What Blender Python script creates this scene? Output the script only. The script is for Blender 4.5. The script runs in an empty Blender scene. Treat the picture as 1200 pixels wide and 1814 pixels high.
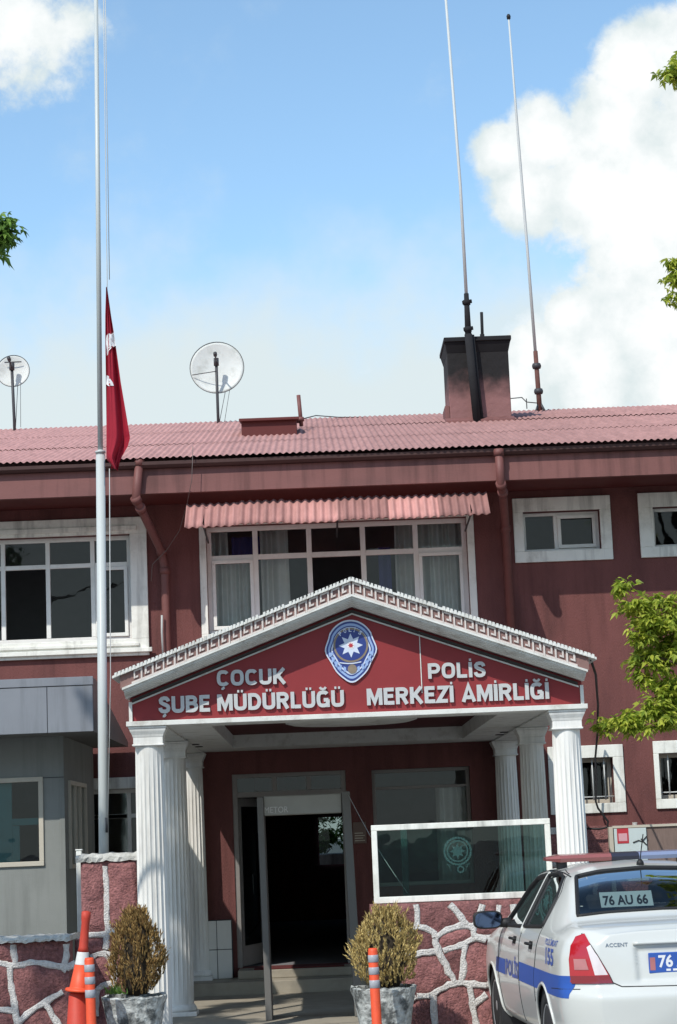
import bpy, math, random
from mathutils import Vector, Matrix
from mathutils.bvhtree import BVHTree
R_ = math.radians
random.seed(7)
scene = bpy.context.scene
COL = scene.collection

# ------------------------------------------------------------------ camera
CAM = Vector((0, 0, 1.7))
FPX, CX, CY = 3600.0, 600.0, 907.0                      # measured on the 1200 x 1814 photograph
_dy = Vector((-31, 573, FPX)).normalized()              # the facade's depth direction seen from the camera
_dx = Vector((1, -.038, 0)); _dx.z = -(_dx.x*_dy.x + _dx.y*_dy.y)/_dy.z; _dx.normalize()
_dz = -_dy.cross(_dx)
if _dz.y > 0: _dz = -_dz
cam_d = bpy.data.cameras.new('camera'); cam = bpy.data.objects.new('camera', cam_d); COL.objects.link(cam)
cam_d.sensor_fit = 'HORIZONTAL'; cam_d.sensor_width = 36; cam_d.lens = 36*FPX/1200
cam_d.clip_start = .1; cam_d.clip_end = 3000
right = Vector((_dx.x, _dy.x, _dz.x)); down = Vector((_dx.y, _dy.y, _dz.y)); fwd = Vector((_dx.z, _dy.z, _dz.z))
mw = Matrix.Identity(4)
for i in range(3):
    mw[i][0] = right[i]; mw[i][1] = -down[i]; mw[i][2] = -fwd[i]; mw[i][3] = CAM[i]
cam.matrix_world = mw
scene.camera = cam
def at(px, py, Y):
    "a photo point measured on the vertical plane Y metres away -> world point"
    d = right*(px-CX) + down*(py-CY) + fwd*FPX
    t = Y/d.y
    return Vector((d.x*t, Y, CAM.z + d.z*t))
def AX(px, py, Y): return at(px, py, Y).x
def AZ(px, py, Y): return at(px, py, Y).z

# ------------------------------------------------------------------ light
SUN = Vector((-.62, -1, 1.24)).normalized()             # towards the sun
world = bpy.data.worlds.new('World'); scene.world = world; world.use_nodes = True
sd = bpy.data.lights.new('sun', 'SUN'); sd.energy = 3.6; sd.angle = R_(.5); sd.color = (1, .955, .88)
so = bpy.data.objects.new('sun', sd); COL.objects.link(so)
so.rotation_euler = SUN.to_track_quat('Z', 'Y').to_euler()
scene.view_settings.view_transform = 'Standard'; scene.view_settings.look = 'None'
scene.view_settings.exposure = 0.12; scene.view_settings.gamma = 1
scene.view_settings.use_curve_mapping = False

def build_world():
    nt = world.node_tree; N = nt.nodes; L = nt.links; N.clear()
    out = N.new('ShaderNodeOutputWorld'); bg = N.new('ShaderNodeBackground'); bg.inputs[1].default_value = .1
    sky = N.new('ShaderNodeTexSky'); sky.sky_type = 'NISHITA'; sky.sun_disc = False
    sky.sun_elevation = math.asin(SUN.z); sky.sun_rotation = math.atan2(SUN.x, SUN.y)
    sky.altitude = 900; sky.air_density = 1.0; sky.dust_density = .6; sky.ozone_density = 1.0
    tc = N.new('ShaderNodeTexCoord')
    def M(op, a, b=None, clamp=False):
        n = N.new('ShaderNodeMath'); n.operation = op; n.use_clamp = clamp
        for i, v in enumerate((a, b)):
            if v is None: continue
            if isinstance(v, (int, float)): n.inputs[i].default_value = v
            else: L.new(v, n.inputs[i])
        return n.outputs[0]
    def noise(scale, detail, rough=.55, off=(0, 0, 0)):
        mp = N.new('ShaderNodeMapping'); mp.inputs['Location'].default_value = off
        L.new(tc.outputs['Generated'], mp.inputs[0])
        n = N.new('ShaderNodeTexNoise'); n.inputs['Scale'].default_value = scale
        n.inputs['Detail'].default_value = detail; n.inputs['Roughness'].default_value = rough
        L.new(mp.outputs[0], n.inputs['Vector']); return n.outputs[0]
    # cumulus banks: directions in the sky (towards photo points), angular radius, weight
    def blob(px, py, r, w=1.0):
        d = (at(px, py, 100) - CAM).normalized()
        n = N.new('ShaderNodeVectorMath'); n.operation = 'DISTANCE'
        L.new(tc.outputs['Generated'], n.inputs[0]); n.inputs[1].default_value = d
        v = M('SUBTRACT', 1.0, M('DIVIDE', n.outputs['Value'], r/FPX))
        return M('MULTIPLY', M('MAXIMUM', v, -0.6), w)
    bl = [(1135, 110, 95), (1185, 90, 90), (1090, 235, 125), (965, 245, 88), (893, 272, 66), (945, 345, 100), (1050, 340, 135), (1160, 330, 210), (1120, 445, 105),
          (1190, 570, 225), (1010, 560, 72), (940, 610, 72), (1050, 650, 130), (1300, 300, 260), (1300, 620, 320), (900, 690, 90), (-20, 20, 190, .55), (130, 40, 80, .35)]
    acc = None
    for b in bl:
        v = blob(*b); acc = v if acc is None else M('MAXIMUM', acc, v)
    fine = noise(46, 9, .62); mid = noise(17, 5, .55, (3, 1, 2))
    dens = M('ADD', acc, M('MULTIPLY', M('SUBTRACT', fine, .5), .95))
    dens = M('ADD', dens, M('MULTIPLY', M('SUBTRACT', mid, .5), .35))
    ms = N.new('ShaderNodeMapRange'); ms.interpolation_type = 'SMOOTHSTEP'
    ms.inputs[1].default_value = .0; ms.inputs[2].default_value = .36
    L.new(dens, ms.inputs[0]); cum = ms.outputs[0]
    # thin bright veil low over the horizon, broken by noise
    sx = N.new('ShaderNodeSeparateXYZ'); L.new(tc.outputs['Generated'], sx.inputs[0])
    veil = N.new('ShaderNodeMapRange'); veil.interpolation_type = 'SMOOTHSTEP'
    veil.inputs[1].default_value = .305; veil.inputs[2].default_value = .215
    L.new(M('ADD', sx.outputs['Z'], M('MULTIPLY', M('SUBTRACT', mid, .5), .12)), veil.inputs[0])
    veilm = M('MULTIPLY', veil.outputs[0], .95)
    wisp = N.new('ShaderNodeMapRange'); wisp.interpolation_type = 'SMOOTHSTEP'
    wisp.inputs[1].default_value = .52; wisp.inputs[2].default_value = .85
    L.new(noise(12, 8, .6, (7, 2, 5)), wisp.inputs[0])
    wispm = M('MULTIPLY', wisp.outputs[0], .45)
    mask = M('MAXIMUM', M('MAXIMUM', cum, veilm), wispm)
    # other cumulus round the sky (lights the street, shows in glass)
    oth = N.new('ShaderNodeMapRange'); oth.interpolation_type = 'SMOOTHSTEP'
    oth.inputs[1].default_value = .58; oth.inputs[2].default_value = .70
    L.new(noise(2.6, 8, .6, (1, 9, 4)), oth.inputs[0])
    back = M('MULTIPLY', oth.outputs[0], M('LESS_THAN', sx.outputs['Y'], .55))
    mask = M('MAXIMUM', mask, back)
    ramp = N.new('ShaderNodeMix'); ramp.data_type = 'RGBA'
    ramp.inputs['A'].default_value = (6.9, 7.7, 7.8, 1); ramp.inputs['B'].default_value = (9.3, 9.5, 9.5, 1)
    core = N.new('ShaderNodeMapRange'); core.inputs[1].default_value = .10; core.inputs[2].default_value = .80
    L.new(M('ADD', dens, M('MULTIPLY', M('SUBTRACT', noise(30, 7, .6, (2, 5, 1)), .5), 2.2)), core.inputs[0]); L.new(core.outputs[0], ramp.inputs['Factor'])
    tint = N.new('ShaderNodeMix'); tint.data_type = 'RGBA'; tint.blend_type = 'MULTIPLY'; tint.inputs['Factor'].default_value = 1
    L.new(sky.outputs[0], tint.inputs['A']); tint.inputs['B'].default_value = SKY_TINT
    mx = N.new('ShaderNodeMix'); mx.data_type = 'RGBA'
    L.new(mask, mx.inputs['Factor']); L.new(tint.outputs['Result'], mx.inputs['A']); L.new(ramp.outputs['Result'], mx.inputs['B'])
    L.new(mx.outputs['Result'], bg.inputs[0]); L.new(bg.outputs[0], out.inputs[0])
SKY_TINT = (2.04, 2.24, 2.10, 1)
build_world()

# ------------------------------------------------------------------ materials
def rgb(h): 
    return tuple(h) + (1,)
MATS = {}
def mat(name, col, rough=.7, var=.12, scale=6.0, bump=0.0, bscale=60.0, metal=0.0, stain=None, stain_scale=2.0, stain_amt=.5,
        spec=.4, stretch=(1, 1, 1), island=0.0, coat=0.0, transl=0.0, col2=None, tone=False, stain_lo=.5, stain_hi=.72, streak=0.0):
    m = bpy.data.materials.new(name); m.use_nodes = True
    nt = m.node_tree; N = nt.nodes; L = nt.links
    p = N['Principled BSDF']; p.inputs['Roughness'].default_value = rough; p.inputs['Metallic'].default_value = metal
    p.inputs['Specular IOR Level'].default_value = spec
    if coat: p.inputs['Coat Weight'].default_value = coat; p.inputs['Coat Roughness'].default_value = .05
    tc = N.new('ShaderNodeTexCoord'); mp = N.new('ShaderNodeMapping'); mp.inputs['Scale'].default_value = stretch
    L.new(tc.outputs['Object'], mp.inputs[0])
    nz = N.new('ShaderNodeTexNoise'); nz.inputs['Scale'].default_value = scale; nz.inputs['Detail'].default_value = 8; nz.inputs['Roughness'].default_value = .6
    L.new(mp.outputs[0], nz.inputs['Vector'])
    mr = N.new('ShaderNodeMapRange'); mr.inputs[1].default_value = .25; mr.inputs[2].default_value = .75
    mr.inputs[3].default_value = 1-var; mr.inputs[4].default_value = 1+var
    L.new(nz.outputs[0], mr.inputs[0])
    base = N.new('ShaderNodeMix'); base.data_type = 'RGBA'; base.inputs['A'].default_value = rgb(col); base.inputs['B'].default_value = rgb(col2 or col)
    base.inputs['Factor'].default_value = 0
    geo = N.new('ShaderNodeNewGeometry')
    if col2: L.new(geo.outputs['Random Per Island'], base.inputs['Factor'])
    mul = N.new('ShaderNodeMix'); mul.data_type = 'RGBA'; mul.blend_type = 'MULTIPLY'; mul.inputs['Factor'].default_value = 1
    L.new(base.outputs['Result'], mul.inputs['A']); L.new(mr.outputs[0], mul.inputs['B'])
    c = mul.outputs['Result']
    if stain:
        n2 = N.new('ShaderNodeTexNoise'); n2.inputs['Scale'].default_value = stain_scale; n2.inputs['Detail'].default_value = 10; n2.inputs['Roughness'].default_value = .68
        L.new(mp.outputs[0], n2.inputs['Vector'])
        r2 = N.new('ShaderNodeMapRange'); r2.inputs[1].default_value = stain_lo; r2.inputs[2].default_value = stain_hi; r2.inputs[4].default_value = stain_amt
        L.new(n2.outputs[0], r2.inputs[0])
        sm = N.new('ShaderNodeMix'); sm.data_type = 'RGBA'; sm.inputs['B'].default_value = rgb(stain)
        L.new(r2.outputs[0], sm.inputs['Factor']); L.new(c, sm.inputs['A']); c = sm.outputs['Result']
    if island:
        ri = N.new('ShaderNodeMapRange'); ri.inputs[3].default_value = 1-island; ri.inputs[4].default_value = 1+island
        L.new(geo.outputs['Random Per Island'], ri.inputs[0])
        mi = N.new('ShaderNodeMix'); mi.data_type = 'RGBA'; mi.blend_type = 'MULTIPLY'; mi.inputs['Factor'].default_value = 1
        L.new(c, mi.inputs['A']); L.new(ri.outputs[0], mi.inputs['B']); c = mi.outputs['Result']
    if streak:
        m3 = N.new('ShaderNodeMapping'); m3.inputs['Scale'].default_value = (1, 1, .07); L.new(tc.outputs['Object'], m3.inputs[0])
        n4 = N.new('ShaderNodeTexNoise'); n4.inputs['Scale'].default_value = 7.5; n4.inputs['Detail'].default_value = 7; n4.inputs['Roughness'].default_value = .65; L.new(m3.outputs[0], n4.inputs['Vector'])
        n5 = N.new('ShaderNodeTexNoise'); n5.inputs['Scale'].default_value = .9; n5.inputs['Detail'].default_value = 4; L.new(tc.outputs['Object'], n5.inputs['Vector'])
        k4 = N.new('ShaderNodeMath'); k4.operation = 'MULTIPLY_ADD'; L.new(n5.outputs[0], k4.inputs[0]); k4.inputs[1].default_value = .45; L.new(n4.outputs[0], k4.inputs[2])
        r4 = N.new('ShaderNodeMapRange'); r4.inputs[1].default_value = .72; r4.inputs[2].default_value = .92; r4.inputs[3].default_value = 1; r4.inputs[4].default_value = 1-streak; L.new(k4.outputs[0], r4.inputs[0])
        x4 = N.new('ShaderNodeMix'); x4.data_type = 'RGBA'; x4.blend_type = 'MULTIPLY'; x4.inputs['Factor'].default_value = 1; L.new(c, x4.inputs['A']); L.new(r4.outputs[0], x4.inputs['B']); c = x4.outputs['Result']
    if tone:
        at_ = N.new('ShaderNodeAttribute'); at_.attribute_name = 'stone_tone'; ad = N.new('ShaderNodeMath'); ad.inputs[1].default_value = 1; L.new(at_.outputs['Fac'], ad.inputs[0])
        mt_ = N.new('ShaderNodeMix'); mt_.data_type = 'RGBA'; mt_.blend_type = 'MULTIPLY'; mt_.inputs['Factor'].default_value = 1
        L.new(c, mt_.inputs['A']); L.new(ad.outputs[0], mt_.inputs['B']); c = mt_.outputs['Result']
    L.new(c, p.inputs['Base Color'])
    if bump:
        nb = N.new('ShaderNodeTexNoise'); nb.inputs['Scale'].default_value = bscale; nb.inputs['Detail'].default_value = 6
        L.new(mp.outputs[0], nb.inputs['Vector'])
        b = N.new('ShaderNodeBump'); b.inputs['Strength'].default_value = bump; b.inputs['Distance'].default_value = .02
        L.new(nb.outputs[0], b.inputs['Height']); L.new(b.outputs[0], p.inputs['Normal'])
    if transl:
        t = N.new('ShaderNodeBsdfTranslucent'); L.new(c, t.inputs[0]); ms = N.new('ShaderNodeMixShader'); ms.inputs[0].default_value = transl
        L.new(p.outputs[0], ms.inputs[1]); L.new(t.outputs[0], ms.inputs[2]); L.new(ms.outputs[0], N['Material Output'].inputs[0])
    MATS[name] = m; return m
def glass(name, tint, ior=1.5, rough=.0, wobble=.0):
    m = bpy.data.materials.new(name); m.use_nodes = True; nt = m.node_tree; N = nt.nodes; L = nt.links
    N.remove(N['Principled BSDF'])
    t = N.new('ShaderNodeBsdfTransparent'); t.inputs[0].default_value = rgb(tint)
    g = N.new('ShaderNodeBsdfGlossy'); g.inputs['Roughness'].default_value = rough; g.inputs[0].default_value = (.9, .95, .97, 1)
    f = N.new('ShaderNodeFresnel'); f.inputs[0].default_value = ior
    if wobble:
        tc = N.new('ShaderNodeTexCoord'); nz = N.new('ShaderNodeTexNoise'); nz.inputs['Scale'].default_value = 2.5
        b = N.new('ShaderNodeBump'); b.inputs['Strength'].default_value = wobble; b.inputs['Distance'].default_value = .02
        L.new(tc.outputs['Object'], nz.inputs['Vector']); L.new(nz.outputs[0], b.inputs['Height']); L.new(b.outputs[0], g.inputs['Normal'])
    mx = N.new('ShaderNodeMixShader'); L.new(f.outputs[0], mx.inputs[0]); L.new(t.outputs[0], mx.inputs[1]); L.new(g.outputs[0], mx.inputs[2])
    L.new(mx.outputs[0], N['Material Output'].inputs[0]); MATS[name] = m; return m

mat('red_plaster', (.158, .058, .053), .9, .22, 1.8, .5, 90, stain=(.080, .033, .032), stain_scale=1.6, stain_amt=.7, stretch=(1, 1, .38), streak=.24)
mat('fascia_paint', (.20, .085, .078), .75, .08, 2, .08, 60, stain=(.12, .06, .055), stain_scale=1.6, stain_amt=.4, stretch=(.4, 1, 1), streak=.35)
mat('roof_sheet', (.45, .24, .215), .85, .22, 5, .1, 40, tone=True, stain=(.30, .155, .14), stain_scale=2.2, stain_amt=.55, stretch=(3, .5, 1))
mat('awning_sheet', (.41, .205, .185), .85, .25, 5, .1, 40, tone=True, stain=(.25, .13, .11), stain_scale=3, stain_amt=.5, stretch=(2, .6, .6))
mat('pipe_paint', (.17, .065, .058), .6, .12, 8)
mat('gutter_paint', (.07, .035, .032), .7, .15, 6)
mat('white_trim', (.78, .78, .72), .7, .06, 4, .1, 50, stain=(.36, .34, .28), stain_scale=3.2, stain_amt=.5, streak=.4)
mat('window_white', (.78, .78, .74), .45, .05, 5, stain=(.45, .45, .41), stain_scale=4, stain_amt=.35)
mat('col_white', (.78, .77, .73), .6, .05, 3, .06, 60, stain=(.42, .40, .35), stain_scale=3.0, stain_amt=.6, stretch=(1, 1, .22), streak=.24)
mat('cornice_white', (.68, .68, .64), .7, .06, 8, .05, 60, stain=(.34, .31, .26), stain_scale=6, stain_amt=.7)
mat('key_ground', (.23, .135, .12), .85, .12, 9)
mat('key_line', (.60, .54, .50), .8, .10, 9)
mat('tympanum_red', (.24, .024, .027), .6, .07, 2.5, .05, 90, stain=(.22, .02, .02), stain_scale=1.5, stain_amt=.35)
mat('sign_letter', (.50, .51, .51), .35, .05, 8)
mat('dark_red', (.10, .018, .016), .7, .1, 3)
mat('grey_panel', (.22, .235, .26), .45, .06, 2, stain=(.18, .19, .21), stain_scale=1.5, stain_amt=.4, streak=.25)
mat('seam', (.06, .065, .07), .8, .1)
mat('booth_wall', (.235, .245, .23), .85, .06, 2, .12, 90, stain=(.17, .18, .165), stain_scale=1.3, stain_amt=.45, streak=.18)
mat('cream_frame', (.50, .46, .38), .6, .06, 5)
mat('stone_red', (.255, .11, .105), .95, .5, 34, 1.0, 55, stain=(.12, .052, .055), stain_scale=11, stain_amt=.75, tone=True)
mat('mortar', (.62, .60, .57), .95, .22, 30, 1.0, 70, stain=(.33, .30, .28), stain_scale=9, stain_amt=.55)
mat('cap_stone', (.50, .49, .45), .9, .18, 12, .6, 50, stain=(.28, .28, .24), stain_scale=7, stain_amt=.6)
mat('concrete_floor', (.33, .295, .235), .75, .12, 5, .1, 60, stain=(.18, .155, .12), stain_scale=2, stain_amt=.5)
mat('tile_white', (.66, .66, .62), .35, .05, 6)
mat('asphalt', (.15, .15, .147), .9, .2, 30, .3, 200, stain=(.065, .065, .062), stain_scale=.7, stain_amt=.5)
mat('paving', (.36, .345, .32), .9, .16, 12, .25, 90, stain=(.24, .225, .21), stain_scale=1.2, stain_amt=.5)
mat('dark_interior', (.19, .19, .20), .95, .1)
mat('room_wall', (.10, .10, .105), .95, .1)
mat('curtain', (.84, .86, .82), .9, .10, 6, transl=.25)
mat('blue_cloth', (.05, .06, .22), .9, .1)
mat('aluminium', (.27, .25, .235), .5, .08, 6, metal=.2)
mat('detector_grey', (.34, .34, .31), .5, .06, 6)
mat('detector_dark', (.15, .145, .135), .5, .06, 6)
mat('steel_pole', (.48, .51, .50), .42, .05, 5, stain=(.42, .45, .44), stain_scale=3, stain_amt=.4, stretch=(1, 1, .2))
mat('whip_white', (.50, .52, .51), .5, .05)
mat('soot', (.012, .012, .014), .9, .2)
mat('rust_brown', (.12, .05, .04), .8, .2, 20)
mat('black_rubber', (.012, .012, .013), .6, .1)
mat('dish_white', (.80, .83, .80), .5, .06, 6, stain=(.42, .44, .38), stain_scale=5, stain_amt=.5, transl=.35)
mat('dark_steel', (.045, .045, .05), .55, .15)
mat('flag_red', (.38, .013, .034), .75, .06, 8, transl=.2)
mat('flag_white', (.72, .72, .74), .8, .04)
mat('rope', (.42, .43, .42), .9, .1)
mat('cone_orange', (.74, .088, .03), .5, .08, 14, stain=(.42, .06, .03), stain_scale=12, stain_amt=.4)
mat('cone_shaded', (.50, .050, .028), .6, .12, 14, stain=(.25, .04, .03), stain_scale=14, stain_amt=.5)  # darker copy of the orange, shade put into the colour
mat('reflective_grey', (.34, .35, .38), .4, .06, 14)
mat('reflective_white', (.62, .62, .60), .5, .1, 14)
mat('planter_stone', (.44, .46, .44), .95, .5, 22, 1.0, 26, stain=(.05, .055, .055), stain_scale=6, stain_amt=.9, stain_lo=.45, stain_hi=.58)
mat('soil', (.06, .045, .03), .95, .3, 30, .8, 40)
mat('thuja_brown', (.17, .085, .025), .85, .15, 6, col2=(.40, .27, .10), island=.3, transl=.15)
mat('thuja_yellow', (.30, .20, .065), .85, .15, 6, col2=(.62, .49, .20), island=.3, transl=.15)
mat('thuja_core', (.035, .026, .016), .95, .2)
mat('bark', (.10, .075, .055), .95, .25, 14, .8, 30, stretch=(1, 1, .3))
mat('leaf', (.27, .40, .04), .55, .12, 3, col2=(.50, .52, .08), island=.28, transl=.5)
mat('leaf_dark', (.10, .22, .035), .55, .12, 3, col2=(.20, .32, .06), island=.25, transl=.4)
mat('car_white', (.57, .58, .55), .28, .015, 2, coat=.6)
mat('car_shadow_gap', (.02, .02, .022), .8, .05)
mat('car_blue', (.022, .085, .36), .45, .08, 3)
mat('car_text_blue', (.05, .10, .36), .4, .03)
mat('car_text_white', (.72, .73, .76), .4, .03)
mat('lamp_red', (.40, .010, .018), .15, .06, 12, coat=.8)
mat('lamp_red_deep', (.20, .006, .012), .15, .06, 12, coat=.8)
mat('lamp_clear', (.66, .60, .60), .15, .08, 14, coat=.8)
mat('lamp_pink', (.42, .16, .16), .2, .1, 14, coat=.8)
mat('bar_red', (.26, .085, .08), .3, .06, 8, coat=.5)
mat('bar_dark', (.03, .032, .05), .35, .06, 8)
mat('bar_blue', (.20, .24, .36), .3, .06, 8, coat=.5)
mat('tyre', (.022, .022, .023), .85, .2, 30, .3, 80)
mat('rim_metal', (.42, .43, .44), .35, .05, 8, metal=.5)
mat('plate_blue', (.035, .10, .38), .4, .03)
mat('plate_white', (.55, .66, .66), .5, .03)
mat('ink_black', (.015, .015, .018), .6, .05)
mat('chrome_grey', (.25, .26, .27), .25, .05, metal=.8)
mat('seat_cloth', (.035, .037, .04), .9, .1)
mat('sign_white', (.52, .60, .60), .5, .05, 6)
mat('sign_red', (.46, .035, .05), .5, .05)
mat('sign_pink', (.62, .34, .38), .5, .05)
mat('board_brown', (.19, .135, .115), .8, .15, 8, stretch=(6, 1, 1))
mat('emb_white', (.60, .66, .78), .4, .05, 20)
mat('emb_blue', (.028, .05, .22), .4, .05, 20)
mat('emb_gold', (.24, .19, .14), .5, .15, 20)
mat('emb_lightblue', (.30, .42, .68), .4, .05, 20)
mat('frost_green', (.05, .14, .13), .6, .05, 20)
fm_ = MATS['frost_green'].node_tree; tr_ = fm_.nodes.new('ShaderNodeBsdfTransparent'); mxs_ = fm_.nodes.new('ShaderNodeMixShader'); mxs_.inputs[0].default_value = .42
fm_.links.new(tr_.outputs[0], mxs_.inputs[1]); fm_.links.new(fm_.nodes['Principled BSDF'].outputs[0], mxs_.inputs[2]); fm_.links.new(mxs_.outputs[0], fm_.nodes['Material Output'].inputs[0])
mat('teal_paint', (.03, .17, .17), .6, .1)
mat('plaque', (.17, .11, .09), .5, .1)
glass('win_glass', (.84, .88, .88), 1.5, 0, .12)
glass('back_glass', (.28, .34, .33), 1.3)
glass('green_glass', (.56, .71, .67), 1.45, 0, .08)
glass('car_glass', (.50, .55, .55), 1.13, 0, 0)
mat('red_paint_dark', (.085, .016, .017), .7, .1, 3)
mat('gap_shade_dark', (.045, .042, .04), .9, .2, 12)
mat('old_wire', (.16, .13, .12), .8, .1)
glass('teal_glass', (.22, .5, .5), 1.5, 0, .05)

# ------------------------------------------------------------------ mesh helpers
class MB:
    def __init__(s): s.v = []; s.f = []; s.sm = []
    def add(s, vs, fs, smooth=False):
        o = len(s.v); s.v += [Vector(p) for p in vs]
        for f in fs: s.f.append([i+o for i in f]); s.sm.append(smooth)
        return s
    def box(s, x0, x1, y0, y1, z0, z1):
        return s.hexa([(x0, y0, z0), (x1, y0, z0), (x1, y1, z0), (x0, y1, z0), (x0, y0, z1), (x1, y0, z1), (x1, y1, z1), (x0, y1, z1)])
    def hexa(s, p):
        return s.add(p, [(0, 3, 2, 1), (4, 5, 6, 7), (0, 1, 5, 4), (1, 2, 6, 5), (2, 3, 7, 6), (3, 0, 4, 7)])
    def rbox(s, x0, x1, y0, y1, z0, z1, b=.01):
        "box with chamfered edges"
        xs = (x0, x0+b, x1-b, x1); vs = []; 
        c = Vector(((x0+x1)/2, (y0+y1)/2, (z0+z1)/2)); h = Vector(((x1-x0)/2, (y1-y0)/2, (z1-z0)/2))
        idx = {}
        for sx in (-1, 1):
            for sy in (-1, 1):
                for sz in (-1, 1):
                    for k in range(3):
                        d = [h.x-b, h.y-b, h.z-b]; d[k] += b
                        idx[(sx, sy, sz, k)] = len(vs); vs.append((c.x+sx*d[0], c.y+sy*d[1], c.z+sz*d[2]))
        fs = []
        for k in range(3):
            a, e = [(1, 2), (2, 0), (0, 1)][k]
            for sg in (-1, 1):
                q = []
                for (sa, sb) in ((-1, -1), (1, -1), (1, 1), (-1, 1)):
                    t = [0, 0, 0]; t[k] = sg; t[a] = sa; t[e] = sb; q.append(idx[(*t, k)])
                fs.append(q if sg > 0 else q[::-1])
        for k in range(3):            # edges along axis k
            a, e = [(1, 2), (2, 0), (0, 1)][k]
            for sa in (-1, 1):
                for sb in (-1, 1):
                    t0 = [0, 0, 0]; t0[k] = -1; t0[a] = sa; t0[e] = sb; t1 = list(t0); t1[k] = 1
                    q = [idx[(*t0, a)], idx[(*t1, a)], idx[(*t1, e)], idx[(*t0, e)]]
                    fs.append(q if sa*sb < 0 else q[::-1])
        for sx in (-1, 1):
            for sy in (-1, 1):
                for sz in (-1, 1):
                    q = [idx[(sx, sy, sz, 0)], idx[(sx, sy, sz, 1)], idx[(sx, sy, sz, 2)]]
                    fs.append(q if sx*sy*sz > 0 else q[::-1])
        return s.add(vs, fs)
    def tube(s, pts, r, n=8, caps=True, smooth=True):
        pts = [Vector(p) for p in pts]; rs = r if isinstance(r, (list, tuple)) else [r]*len(pts)
        vs = []; fs = []; up = None
        for i, p in enumerate(pts):
            t = (pts[min(i+1, len(pts)-1)] - pts[max(i-1, 0)])
            if t.length < 1e-9: t = Vector((0, 0, 1))
            t.normalize()
            if up is None: up = Vector((0, 0, 1)) if abs(t.z) < .9 else Vector((1, 0, 0))
            a = t.cross(up); 
            if a.length < 1e-6: a = t.orthogonal()
            a.normalize(); b = a.cross(t).normalized(); up = b
            for k in range(n):
                an = 2*math.pi*k/n; vs.append(p + a*math.cos(an)*rs[i] + b*math.sin(an)*rs[i])
        for i in range(len(pts)-1):
            for k in range(n):
                fs.append((i*n+k, i*n+(k+1) % n, (i+1)*n+(k+1) % n, (i+1)*n+k))
        if caps: fs.append(tuple(range(n))[::-1]); fs.append(tuple((len(pts)-1)*n+k for k in range(n)))
        return s.add(vs, fs, smooth)
    def lathe(s, prof, c=(0, 0, 0), n=24, axis=None, smooth=True, rot=0.0):
        "prof: (radius, height) list along axis (default z)"
        c = Vector(c); ax = Vector(axis or (0, 0, 1)).normalized(); a = ax.orthogonal().normalized(); b = ax.cross(a)
        if axis is None: a, b = Vector((1, 0, 0)), Vector((0, 1, 0))
        vs = []; fs = []
        for (r, h) in prof:
            for k in range(n):
                an = 2*math.pi*k/n + rot; vs.append(c + ax*h + a*math.cos(an)*r + b*math.sin(an)*r)
        for i in range(len(prof)-1):
            for k in range(n): fs.append((i*n+k, i*n+(k+1) % n, (i+1)*n+(k+1) % n, (i+1)*n+k))
        fs.append(tuple(range(n))[::-1]); fs.append(tuple((len(prof)-1)*n+k for k in range(n)))
        return s.add(vs, fs, smooth)
    def prism_y(s, poly, y0, y1):
        "polygon in (x, z) extruded from y0 (front) to y1"
        n = len(poly); a = sum(poly[i][0]*poly[(i+1) % n][1]-poly[(i+1) % n][0]*poly[i][1] for i in range(n))
        if a < 0: poly = poly[::-1]
        vs = [(x, y0, z) for x, z in poly] + [(x, y1, z) for x, z in poly]
        fs = [tuple(range(n)), tuple(range(2*n-1, n-1, -1))] + [(i, n+i, n+(i+1) % n, (i+1) % n) for i in range(n)]
        return s.add(vs, fs)
    def build(s, name, m, parent=None, smooth=None, bevel=0, local=False):
        me = bpy.data.meshes.new(name)
        off = Vector((0, 0, 0))
        if parent is not None and not local:
            q = parent
            while q is not None: off += q.location; q = q.parent
        me.from_pydata([tuple(p-off) for p in s.v], [], s.f)
        for i, p in enumerate(me.polygons): p.use_smooth = s.sm[i] if smooth is None else smooth
        me.materials.append(MATS[m] if isinstance(m, str) else m); me.update()
        o = bpy.data.objects.new(name, me); COL.objects.link(o)
        if parent is not None: o.parent = parent
        if bevel:
            md = o.modifiers.new('bevel', 'BEVEL'); md.width = bevel; md.segments = 2; md.limit_method = 'ANGLE'
        return o
def tag(o, label=None, cat=None, group=None, kind=None):
    if label: o['label'] = label
    if cat: o['category'] = cat
    if group: o['group'] = group
    if kind: o['kind'] = kind
    return o
def thing(name, label, cat, loc, group=None, rz=0):
    o = bpy.data.objects.new(name, None); COL.objects.link(o); o.location = loc; o.rotation_euler = (0, 0, rz)
    o.empty_display_size = .2
    return tag(o, label, cat, group)
def copy_tree(o, parent=None):
    c = o.copy(); COL.objects.link(c)
    if parent is not None: c.parent = parent
    for ch in list(o.children): copy_tree(ch, c)
    return c
SPACE = 1.0
def text_mesh(body, bold=.02, res=3):
    "flat filled text as (verts2d, faces, outline-extrudable) scaled to its own bounding box 0..1 x 0..1 with true aspect kept separately"
    cu = bpy.data.curves.new('t', 'FONT'); cu.body = body; cu.size = 1; cu.offset = bold; cu.space_character = SPACE; cu.resolution_u = res; cu.fill_mode = 'FRONT'
    ob = bpy.data.objects.new('t', cu); COL.objects.link(ob)
    dg = bpy.context.evaluated_depsgraph_get(); dg.update()
    me = bpy.data.meshes.new_from_object(ob.evaluated_get(dg))
    vs = [(v.co.x, v.co.y) for v in me.vertices]; fs = [tuple(p.vertices) for p in me.polygons]
    COL.objects.unlink(ob); bpy.data.objects.remove(ob); bpy.data.curves.remove(cu); bpy.data.meshes.remove(me)
    return vs, fs
def arc(cx, cy, rx, ry, a0, a1, n=8): return [(cx+rx*math.cos(R_(a0+(a1-a0)*i/n)), cy+ry*math.sin(R_(a0+(a1-a0)*i/n))) for i in range(n+1)]
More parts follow.
